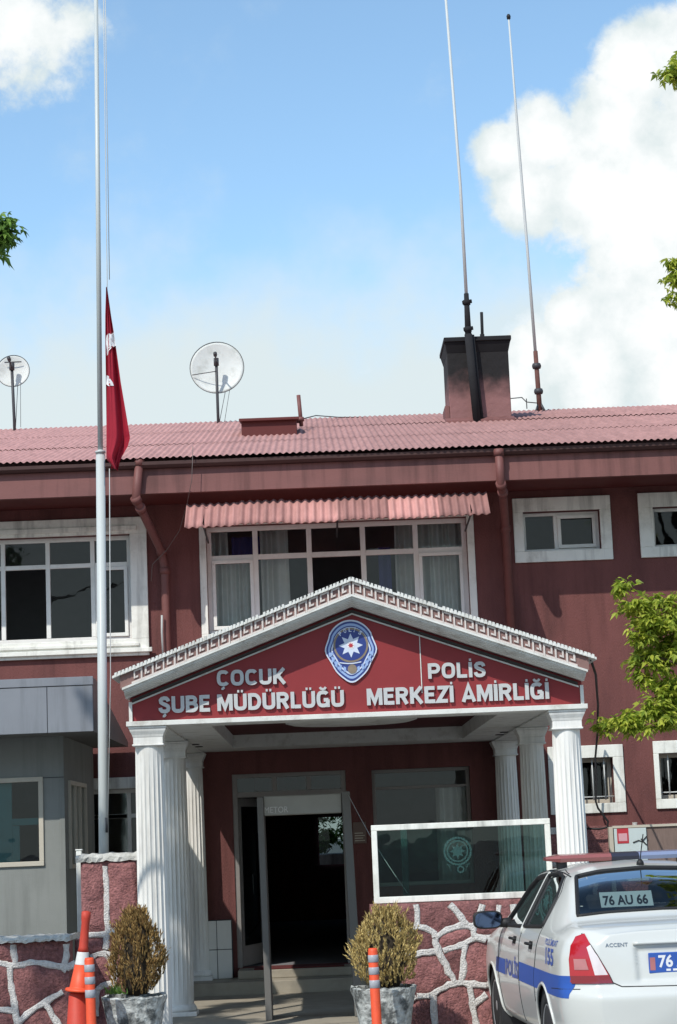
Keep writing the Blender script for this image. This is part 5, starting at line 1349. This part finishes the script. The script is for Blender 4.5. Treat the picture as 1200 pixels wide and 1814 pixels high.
T_top = [(0, 1.03), (.10, 1.06), (.35, 1.08), (.50, 1.085), (.64, 1.12), (1.02, 1.345), (1.22, 1.425), (1.55, 1.462), (2.0, 1.47), (2.45, 1.45), (2.72, 1.40), (3.0, 1.25), (3.38, 1.03), (3.55, .985), (3.95, .89), (4.15, .78), (4.27, .60)]
T_rw = [(0, .66), (.35, .70), (.60, .655), (1.0, .575), (1.3, .545), (2.0, .55), (2.6, .55), (3.0, .60), (3.4, .69), (3.9, .64), (4.27, .50)]
T_rd = [(0, .02), (.5, .022), (.7, .03), (1.1, .05), (1.4, .062), (2.4, .062), (2.8, .05), (3.3, .03), (3.6, .03), (4.27, .08)]
T_belt = [(0, .95), (.6, 1.0), (1.2, .995), (2.0, .97), (2.9, .945), (3.5, .90), (4.0, .80), (4.27, .55)]
T_bw = [(0, .765), (.4, .795), (1.0, .80), (2.0, .80), (3.0, .80), (3.6, .79), (4.0, .74), (4.27, .60)]
T_w = [(0, .80), (.3, .842), (1.0, .848), (2.0, .846), (3.2, .848), (3.7, .84), (4.05, .79), (4.27, .66)]
def kround(x):
    r = .24
    a = 1.0 if x >= r else math.sqrt(max(0, 1-((r-x)/r)**2*.40))
    r2 = .35; y = 4.27-x
    b = 1.0 if y >= r2 else math.sqrt(max(0, 1-((r2-y)/r2)**2*.5))
    return a*b
NS = 150
def section(x):
    k = kround(x); zt = lerp_tab(T_top, x); rw = lerp_tab(T_rw, x)*k; rd = lerp_tab(T_rd, x); zb = min(lerp_tab(T_belt, x), zt-rd-.015); bw = lerp_tab(T_bw, x)*k; w = lerp_tab(T_w, x)*k
    P = [(0, .20), (w-.22, .20), (w-.10, .225), (w-.03, .30), (w, .52), (w, .66), ((w+bw)/2+.008, (zb+.66)/2+.06), (bw, zb), (rw, zt-rd), (rw*.62, zt-rd*.30), (0, zt)]
    P = [Vector(p) for p in P]; segs = [(b-a).length for a, b in zip(P[:-1], P[1:])]; tot = sum(segs)
    out = []; 
    # fixed counts per span so that rows line up between stations
    cnt = [6, 5, 6, 16, 10, 14, 12, 36, 14, 30]
    for (a, b), c in zip(zip(P[:-1], P[1:]), cnt):
        for i in range(c): out.append(a.lerp(b, i/c))
    out.append(P[-1])
    for _ in range(14):
        out = [out[0]] + [(out[i-1]+2*out[i]+out[i+1])/4 for i in range(1, len(out)-1)] + [out[-1]]
    return out
def deform(p):
    x, y, z = p
    if x < .6:
        wgt = max(0, 1-max(0, x)/.6)
        s = 1/(1+math.exp((z-.645)/.012))                # bumper shelf
        dx = -.075*s*wgt
        dx += .05*max(0, (z-.66))/.36*wgt*(1-s)           # trunk panel leans forward
        dx += .10*max(0, (.36-z))/.16*wgt*.6
        if abs(y) < .36 and x < .03:
            e = min(1, (.36-abs(y))/.03)*min(1, max(0, (z-.69)/.02))*min(1, max(0, (.935-z)/.035)); dx += .028*e
        x += dx
    return Vector((x, y, z))
xs = []
x = 0.0
while x < 4.27: xs.append(x); x += .010 if x < .45 else .024
xs.append(4.27)
secs = [section(x) for x in xs]; ns = len(secs[0])
verts = []; ring = []
for x, s in zip(xs, secs):
    row = []
    full = [(-p.x, p.y) for p in s[::-1][:-1]] + [(p.x, p.y) for p in s][0:0]
    pts = [(p.x, p.y) for p in s] + [(-p.x, p.y) for p in s[-2:0:-1]]   # closed loop: +y side up, over the roof, down the -y side
    for (y, z) in pts: row.append(len(verts)); verts.append(deform((x, y, z)))
    ring.append(row)
faces = []; NR = len(ring[0])
for i in range(len(xs)-1):
    for j in range(NR): faces.append((ring[i][j], ring[i+1][j], ring[i+1][(j+1) % NR], ring[i][(j+1) % NR]))
def cap(row, x0, sgn, bulge):
    prev = row; cz = .62
    K = 34
    for k in range(1, K):
        s = 1-k/K; cur = []
        for idx, (y, z) in zip(row, [((p.x), p.y) for p in (secs[0] if sgn < 0 else secs[-1])] + [(-p.x, p.y) for p in (secs[0] if sgn < 0 else secs[-1])[-2:0:-1]]):
            yy, zz = y*s, cz+(z-cz)*s
            cur.append(len(verts)); verts.append(deform((x0+sgn*bulge*(1-s*s), yy, zz)))
        for j in range(NR):
            q = (prev[j], prev[(j+1) % NR], cur[(j+1) % NR], cur[j]); faces.append(q if sgn < 0 else q[::-1])
        prev = cur
    faces.append(tuple(prev) if sgn < 0 else tuple(prev[::-1]))
cap(ring[0], 0, -1, .055); cap(ring[-1], 4.27, 1, .07)
bvh = BVHTree.FromPolygons(verts, faces)
def side(x, z, off=.0, sg=1):
    h = bvh.ray_cast(Vector((x, 2*sg, z)), Vector((0, -sg, 0)))
    return (h[0] + (h[1] if h[1].y*sg > 0 else -h[1])*off) if h[0] else Vector((x, .84*sg, z))
def rear(y, z, off=0.0):
    h = bvh.ray_cast(Vector((-2, y, z)), Vector((1, 0, 0)))
    return (h[0] + (h[1] if h[1].x < 0 else -h[1])*off) if h[0] else Vector((0, y, z))
def over(x, y, off=0.0):
    h = bvh.ray_cast(Vector((x, y, 3)), Vector((0, 0, -1)))
    return h[0] + (h[1] if h[1].z > 0 else -h[1])*off
def patch(mb, fn, quad, nu, nv, off):
    "bilinear quad of parameters laid on the body"
    (a, b, c, d) = [Vector(q) for q in quad]; vs = []
    for j in range(nv+1):
        for i in range(nu+1):
            u, v = i/nu, j/nv; q = (a*(1-u)+b*u)*(1-v)+(d*(1-u)+c*u)*v; vs.append(fn(q.x, q.y, off))
    mb.add(vs, [(j*(nu+1)+i, j*(nu+1)+i+1, (j+1)*(nu+1)+i+1, (j+1)*(nu+1)+i) for j in range(nv) for i in range(nu)], True)
def polyline(fn, pts, off, step=.03):
    out = []
    for a, b in zip(pts[:-1], pts[1:]):
        a, b = Vector(a), Vector(b); k = max(1, int((b-a).length/step))
        for i in range(k): q = a.lerp(b, i/k); out.append(fn(q.x, q.y, off))
    out.append(fn(pts[-1][0], pts[-1][1], off)); return out
def inside(poly, x, y):
    c = False; n = len(poly); j = n-1
    for i in range(n):
        if (poly[i][1] > y) != (poly[j][1] > y) and x < (poly[j][0]-poly[i][0])*(y-poly[i][1])/(poly[j][1]-poly[i][1])+poly[i][0]: c = not c
        j = i
    return c
# window outlines
REAR_DOOR = [(1.14, 1.03), (1.93, 1.0), (1.93, 1.375), (1.62, 1.392), (1.38, 1.365), (1.22, 1.22)]
FRONT_DOOR = [(1.99, .998), (2.96, .97), (2.62, 1.26), (2.42, 1.345), (1.99, 1.375)]
REAR_GLASS = [(.675, -.60), (.675, .60), (1.20, .50), (1.20, -.50)]
WIND = [(3.30, -.62), (3.30, .62), (2.78, .50), (2.78, -.50)]
WHEELS = (.86, 3.40); ARCH = .345; WZ = .30
keep = []; 
for f in faces:
    c = sum((verts[i] for i in f), Vector())/len(f); n_ = (verts[f[1]]-verts[f[0]]).cross(verts[f[2]]-verts[f[0]])
    if abs(c.y) > .5 and c.z < .75 and any((c.x-wx)**2+(c.z-WZ)**2 < ARCH**2 for wx in WHEELS): continue
    if c.z > .9 and abs(c.y) > .52 and (inside(REAR_DOOR, c.x, c.z) or inside(FRONT_DOOR, c.x, c.z)): continue
    if c.z > 1.06 and (inside(REAR_GLASS, c.x, c.y) or inside(WIND, c.x, c.y)): continue
    keep.append(f)
WCAR = at(1218, 1690, 14.55)
CAR = thing('police_car', 'white police saloon with blue side stripe and roof light bar parked at the right', 'police car', (WCAR.x, WCAR.y, G), rz=CAR_YAW)
CAR.scale = (CARS, CARS, CARS)
def cb(mb, name, m, parent=None, **k): return mb.build(name, m, parent or CAR, local=True, **k)
bm_ = MB(); bm_.add(verts, keep, True); body = cb(bm_, 'body', 'car_white')
# glass
def fan(mb, fn, poly, off, n=10):
    "polygon filled by rows between its ends"
    ys = [p[1] for p in poly]; y0, y1 = min(ys), max(ys); rows = []
    for j in range(n+1):
        y = y0+(y1-y0)*min(max(j/n, .002), .998); xs_ = []
        for a, b in zip(poly, poly[1:]+poly[:1]):
            if (a[1] > y) != (b[1] > y): xs_.append(a[0]+(b[0]-a[0])*(y-a[1])/(b[1]-a[1]))
        rows.append((min(xs_), max(xs_), y))
    k = 14; vs = [fn(a+(b-a)*i/k, y, off) for a, b, y in rows for i in range(k+1)]
    mb.add(vs, [(j*(k+1)+i, j*(k+1)+i+1, (j+1)*(k+1)+i+1, (j+1)*(k+1)+i) for j in range(n) for i in range(k)], True)
for sg in (1, -1):
    for poly in (REAR_DOOR, FRONT_DOOR):
        fs_ = lambda x, z, o, sg=sg: side(x, z, o, sg)
        m = MB(); fan(m, fs_, poly, -.004); w = cb(m, 'side_window', 'car_glass')
        m = MB(); m.tube(polyline(fs_, poly+poly[:1], .002), .016, 6); cb(m, 'window_seal', 'black_rubber', w)
    m = MB(); m.tube(polyline(fs_, [(1.96, .95), (1.96, 1.39)], .004), .016, 6); cb(m, 'door_pillar', 'car_white')
m = MB(); fan(m, lambda y, x, o: over(x, y, o), [(y, x) for x, y in REAR_GLASS], -.004); w = cb(m, 'rear_window', 'car_glass')
m = MB(); m.tube(polyline(over, REAR_GLASS+REAR_GLASS[:1], .001), .015, 6); cb(m, 'window_seal', 'black_rubber', w)
m = MB(); fan(m, lambda y, x, o: over(x, y, o), [(y, x) for x, y in WIND], -.004); cb(m, 'windscreen', 'car_glass')
# cabin
m = MB(); m.box(.75, 3.3, -.66, .66, .30, .34); m.box(.60, 1.12, -.64, .64, .93, .955); m.box(3.0, 3.4, -.62, .62, .80, .93); m.box(.74, .76, -.66, .66, .3, .95)
cb(m, 'cabin_floor', 'seat_cloth')
m = MB()
m.rbox(1.14, 1.30, -.60, .60, .55, 1.10, .05); m.rbox(1.14, 1.75, -.60, .60, .42, .58, .05)
for y in (-.34, .34):
    m.rbox(1.15, 1.25, y-.12, y+.12, 1.10, 1.24, .04); m.rbox(2.02, 2.16, y-.24, y+.24, .55, 1.12, .05); m.rbox(2.05, 2.55, y-.24, y+.24, .42, .58, .05); m.rbox(2.03, 2.12, y-.12, y+.12, 1.13, 1.30, .04)
cb(m, 'seat', 'seat_cloth')
m = MB(); st_ = [Vector((2.66, .36+.18*math.cos(a), .98+.18*math.sin(a))) for a in [2*math.pi*i/20 for i in range(21)]]; m.tube(st_, .014, 6); cb(m, 'steering_wheel', 'black_rubber')
# sign plate behind the rear window
pl = MB(); px_ = .93; 
pl.hexa([(px_, .02, 1.10), (px_, .40, 1.10), (px_+.006, .40, 1.10), (px_+.006, .02, 1.10), (px_+.06, .02, 1.205), (px_+.06, .40, 1.205), (px_+.066, .40, 1.205), (px_+.066, .02, 1.205)])
pl.v = [Vector((v.x, v.y-.02, v.z+.055)) for v in pl.v]
plo = cb(pl, 'window_plate', 'plate_white')
m = MB(); add_text(m, '76 AU 66', lambda u, v, d: Vector((px_-.003+.06*(v+.018)/.105, .36-u, 1.172+v)), .325, .062, .03); cb(m, 'plate_lettering', 'ink_black', plo)
pp = MB(); pp.hexa([(.80, .12, .96), (.80, .32, .96), (.95, .32, .96), (.95, .12, .96), (.86, .16, 1.06), (.86, .30, 1.06), (.95, .30, 1.08), (.95, .16, 1.08)]); cb(pp, 'paper_stack', 'plate_white')
# wheels
def wheel(wx, sg):
    m = MB(); ax = (0, sg, 0); c = (wx, sg*.636, WZ)
    tp = [(.20, .02), (.275, .012), (.297, .03), (.303, .05), (.303, .15), (.297, .17), (.275, .19), (.215, .192), (.205, .17), (.20, .10)]
    m.lathe(tp, c, 48, ax); t = cb(m, 'wheel', 'tyre')
    m = MB(); m.lathe([(.206, .16), (.210, .186), (.200, .190), (.192, .172), (.15, .160), (.10, .168), (.06, .178), (.035, .186), (.001, .188)], c, 40, ax); r = cb(m, 'rim', 'rim_metal', t)
    m = MB()
    for k in range(8):
        an = 2*math.pi*k/8; p = Vector((wx+.135*math.cos(an), sg*.636+sg*.163, WZ+.135*math.sin(an))); m.lathe([(.028, -.006), (.026, .003), (.001, .003)], p, 12, ax)
    cb(m, 'rim_hole', 'car_shadow_gap', r)
    m = MB(); m.lathe([(ARCH-.004, 0), (ARCH-.004, .32)], (wx, sg*.50, WZ), 40, ax); m.lathe([(ARCH-.004, .001), (.001, .002)], (wx, sg*.50, WZ), 40, ax); cb(m, 'wheel_well', 'car_shadow_gap')
    m = MB(); fs_ = lambda x, z, o: side(x, z, o, sg)
    pts = [fs_(wx+(ARCH+.004)*math.cos(a), max(.24, WZ+(ARCH+.004)*math.sin(a)), .000) for a in [R_(-12)+R_(204)*i/40 for i in range(41)]]
    m.tube(pts, .011, 6); cb(m, 'arch_lip', 'car_white')
for wx in WHEELS:
    for sg in (1, -1): wheel(wx, sg)
# tail lamps: wrap from the side on to the trunk face
for sg in (1, -1):
    lamp = None
    def rr(y, z, o, sg=sg): return rear(sg*y, z, o)
    # rear-facing outline in (y, z): outer edge .775, top at .66, slanting inner edge
    m = MB(); patch(m, rr, [(0.517, .695), (0.766, .695), (0.771, .745), (0.536, .745)], 16, 6, .010); lamp = cb(m, 'tail_lamp', 'lamp_red_deep')
    m = MB(); patch(m, rr, [(0.545, .75), (0.625, .75), (0.659, .93), (0.635, .945)], 8, 8, .0125); cb(m, 'reversing_lens', 'lamp_clear', lamp)
    m = MB(); patch(m, rr, [(0.659, .785), (0.741, .785), (0.741, .855), (0.672, .855)], 8, 6, .0145); cb(m, 'indicator_lens', 'lamp_pink', lamp)
    m = MB(); patch(m, rr, [(0.536, .745), (0.771, .745), (0.769, .85), (0.590, .85)], 14, 6, .011); patch(m, rr, [(0.590, .85), (0.769, .85), (0.749, .94), (0.635, .94)], 12, 6, .011); patch(m, rr, [(0.635, .94), (0.749, .94), (0.710, .995), (.655, 1.015)], 10, 6, .011); cb(m, 'red_lens', 'lamp_red', lamp)
    def sr(x, z, o, sg=sg): return side(x, z, o, sg)
    m = MB(); patch(m, sr, [(.035, .695), (.13, .705), (.115, .85), (.06, .85)], 14, 8, .009); patch(m, sr, [(.06, .85), (.115, .85), (.10, .95), (.08, .96)], 12, 6, .009); cb(m, 'red_lens', 'lamp_red', lamp)
    m = MB(); m.tube(polyline(rr, [(0.517, .695), (0.536, .745), (0.590, .85), (0.635, .94), (0.672, 1.015)], .004), .006, 6); cb(m, 'lamp_seam', 'car_shadow_gap', lamp)
# seams, handles, trims
for sg in (1, -1):
    rr = lambda y, z, o, sg=sg: rear(sg*y, z, o)
    sr = lambda x, z, o, sg=sg: side(x, z, o, sg)
    for fn, pl_, r_ in ((rr, [(.517, .70), (.46, .672), (.0, .664)], .0045), (sr, [(1.965, .985), (1.955, .60), (1.93, .30)], .0045), (sr, [(2.97, .965), (3.0, .60), (2.93, .30)], .0045), (sr, [(1.10, 1.02), (1.17, .84), (1.24, .66), (1.21, .50)], .0045),
                        (sr, [(1.10, 1.02), (1.2, 1.27), (1.38, 1.39), (1.65, 1.415), (2.45, 1.365), (2.68, 1.27), (2.98, .99)], .004), (sr, [(.06, .66), (.30, .655), (.48, .645)], .004)):
        m = MB(); m.tube(polyline(fn, pl_, 0), r_, 5); cb(m, 'panel_seam', 'car_shadow_gap')
    m = MB(); m.tube([over(x, sg*.615*(.86 if x > 1.2 else 1), .001) for x in (1.25, 1.5, 1.8, 2.1, 2.4, 2.6)], .006, 5); cb(m, 'roof_channel', 'car_shadow_gap')
for sg in (1, -1):
    for x in (1.32, 2.12):
        h = MB(); p = side(x+.09, .89, 0, sg)
        h.add([side(x+.02, .86, .003, sg), side(x+.17, .857, .003, sg), side(x+.17, .915, .003, sg), side(x+.02, .917, .003, sg)], [(0, 1, 2, 3)])
        h.tube([side(x+.01, .895, .004, sg), side(x+.03, .895, .03, sg), side(x+.16, .893, .03, sg), side(x+.18, .893, .004, sg)], .012, 6); cb(h, 'door_handle', 'black_rubber')
# door mirrors
for sg in (1, -1):
    m = MB(); b0 = side(2.78, 1.0, -.01, sg)
    m.tube([b0, b0+Vector((0, sg*.09, .0))], [.045, .035], 10); c = b0+Vector((.0, sg*.19, .03))
    vs = []; n = 20
    for j, (dx, s) in enumerate(((-.045, .90), (-.035, 1.0), (.02, .98), (.07, .75), (.095, .35))):
        for k in range(n):
            a = 2*math.pi*k/n; ca, sa = math.cos(a), math.sin(a); e = .6
            vs.append(c+Vector((dx, .118*s*math.copysign(abs(ca)**e, ca), .072*s*math.copysign(abs(sa)**e, sa))))
    fs = [(j*n+k, j*n+(k+1) % n, (j+1)*n+(k+1) % n, (j+1)*n+k) for j in range(4) for k in range(n)] + [tuple(range(n)), tuple(4*n+k for k in range(n))]
    m.add(vs, fs, False); mi = cb(m, 'door_mirror', 'black_rubber')
    g = MB(); g.add([c+Vector((-.047, .104*math.copysign(abs(math.cos(a))**.6, math.cos(a)), .060*math.copysign(abs(math.sin(a))**.6, math.sin(a)))) for a in [2*math.pi*k/n for k in range(n)]], [tuple(range(n))])
    mg = bpy.data.materials.get('mirror_face')
    if not mg:
        mat('mirror_face', (.10, .14, .24), .06, .01, metal=1.0)
    cb(g, 'mirror_glass', 'mirror_face', mi)
# blue stripe with white lettering
for sg in (1, -1):
    sr = lambda x, z, o, sg=sg: side(x, z, o, sg)
    m = MB(); patch(m, sr, [(.10, .60), (.50, .60), (.50, .74), (.10, .745)], 12, 6, .0022)
    def clip(x): 
        return x
    arch_top = lambda x: WZ+math.sqrt(max(0, (ARCH+.02)**2-(x-WHEELS[0])**2))
    vs = []; n = 60
    for i in range(n+1):
        x = .50+(1.94-.50)*i/n; z0 = .60
        if abs(x-WHEELS[0]) < ARCH+.02: z0 = max(z0, min(.735, arch_top(x)))
        for j in range(5): vs.append(sr(x, z0+(.74-z0)*j/4, .0022))
    m.add(vs, [(i*5+j, i*5+j+1, i*5+5+j+1, i*5+5+j) for i in range(n) for j in range(4)], True)
    patch(m, sr, [(2.62, .60), (3.14, .60), (3.10, .715), (2.62, .72)], 12, 6, .0022)
    cb(m, 'blue_stripe', 'car_blue')
    m = MB()
    if sg > 0: add_text(m, 'POLİS', lambda u, v, d: side(2.58-u, .61+v, .0035, 1), .60, .115, .03)
    else: add_text(m, 'POLİS', lambda u, v, d: side(1.98+u, .61+v, .0035, -1), .60, .115, .03)
    cb(m, 'side_lettering', 'car_text_blue')
    m = MB()
    if sg > 0: add_text(m, '155', lambda u, v, d: side(.72-u+.25*v, .80+v, .0035, 1), .30, .105, .03); add_text(m, 'POLİS İMDAT', lambda u, v, d: side(.80-u, .925+v, .0035, 1), .42, .04, .01)
    else: add_text(m, '155', lambda u, v, d: side(.56+u+.25*v, .765+v, .0035, -1), .30, .105, .03)
    cb(m, 'emergency_number', 'car_text_blue')
# number plate, script, trunk strip
m = MB(); zc0, zc1 = .748, .882; xo = rear(0, .82).x-.012
m.rbox(xo-.006, xo+.01, -.265, .265, zc0, zc1, .004); np_ = cb(m, 'number_plate', 'plate_blue')
m = MB(); add_text(m, '76 A 0166', lambda u, v, d: Vector((xo-.0075, .20-u, zc0+.040+v)), .42, .075, .03)
for i in range(9): m.box(xo-.0075, xo-.0065, .12-.045*i, .15-.045*i, zc0+.012, zc0+.026)
cb(m, 'plate_lettering', 'flag_white', np_)
m = MB(); m.add([(xo-.0072, y, z) for y, z in ((.258, zc0+.02), (.258, zc1-.03), (.222, zc1-.03), (.222, zc0+.02))], [(0, 1, 2, 3)]); cb(m, 'plate_strip', 'lamp_pink', np_)
m = MB(); add_text(m, 'ACCENT', lambda u, v, d: rear(.545-u, .93+v, .004), .15, .024, .01); cb(m, 'model_script', 'chrome_grey')
m = MB(); pts = [rear(y, .945, .006) for y in [-.36+.04*i for i in range(19)]]; m.tube(pts, .012, 8); cb(m, 'trunk_grip', 'car_white')
m = MB(); patch(m, lambda y, z, o: rear(y, z, o), [(-.70, .262), (.70, .262), (.66, .42), (-.66, .42)], 30, 8, .004); cb(m, 'lower_bumper', mat('bumper_grey', (.42, .44, .44), .5, .05, 6))
m = MB(); m.tube([(.1, .45, .215), (-.02, .45, .205)], .025, 10); cb(m, 'exhaust', 'dark_steel')
# roof antenna and light bar
m = MB(); a = over(1.30, .0, 0); m.lathe([(.03, -.005), (.026, .02), (.012, .04)], a, 12); m.tube([a+Vector((0, 0, .03)), a+Vector((-.16, 0, .22))], .004, 6); cb(m, 'roof_antenna', 'black_rubber')
zb_ = 1.462
def barseg(y0, y1, name, mname, parent, s0=1.0, s1=1.0):
    m = MB(); prof = [(-.13, -.028), (-.145, 0), (-.12, .024), (-.05, .032), (.05, .032), (.12, .024), (.145, 0), (.13, -.028)]; k = len(prof); vs = []
    ys = [y0+(y1-y0)*i/6 for i in range(7)]
    for i, y in enumerate(ys):
        e = s0+(s1-s0)*i/6
        for (px_2, pz_) in prof: vs.append((1.95+px_2*e, y, zb_+.035+pz_*e))
    m.add(vs, [(i*k+j, i*k+(j+1) % k, (i+1)*k+(j+1) % k, (i+1)*k+j) for i in range(6) for j in range(k)] + [tuple(range(k)), tuple(6*k+j for j in range(k))])
    return cb(m, name, mname, parent)
lb_ = barseg(-.105, .105, 'light_bar', 'bar_dark', None)
barseg(.107, .50, 'red_dome', 'bar_red', lb_); barseg(.5005, .60, 'red_dome', 'bar_red', lb_, 1.0, .45)
barseg(-.50, -.107, 'blue_dome', 'bar_blue', lb_); barseg(-.60, -.5005, 'blue_dome', 'bar_blue', lb_, .45, 1.0)
m = MB()
for y in (.47, -.47):
    m = MB(); m.box(1.88, 2.02, y-.03, y+.03, over(1.95, y).z-.005, zb_+.012); cb(m, 'bar_foot', 'dark_steel', lb_)
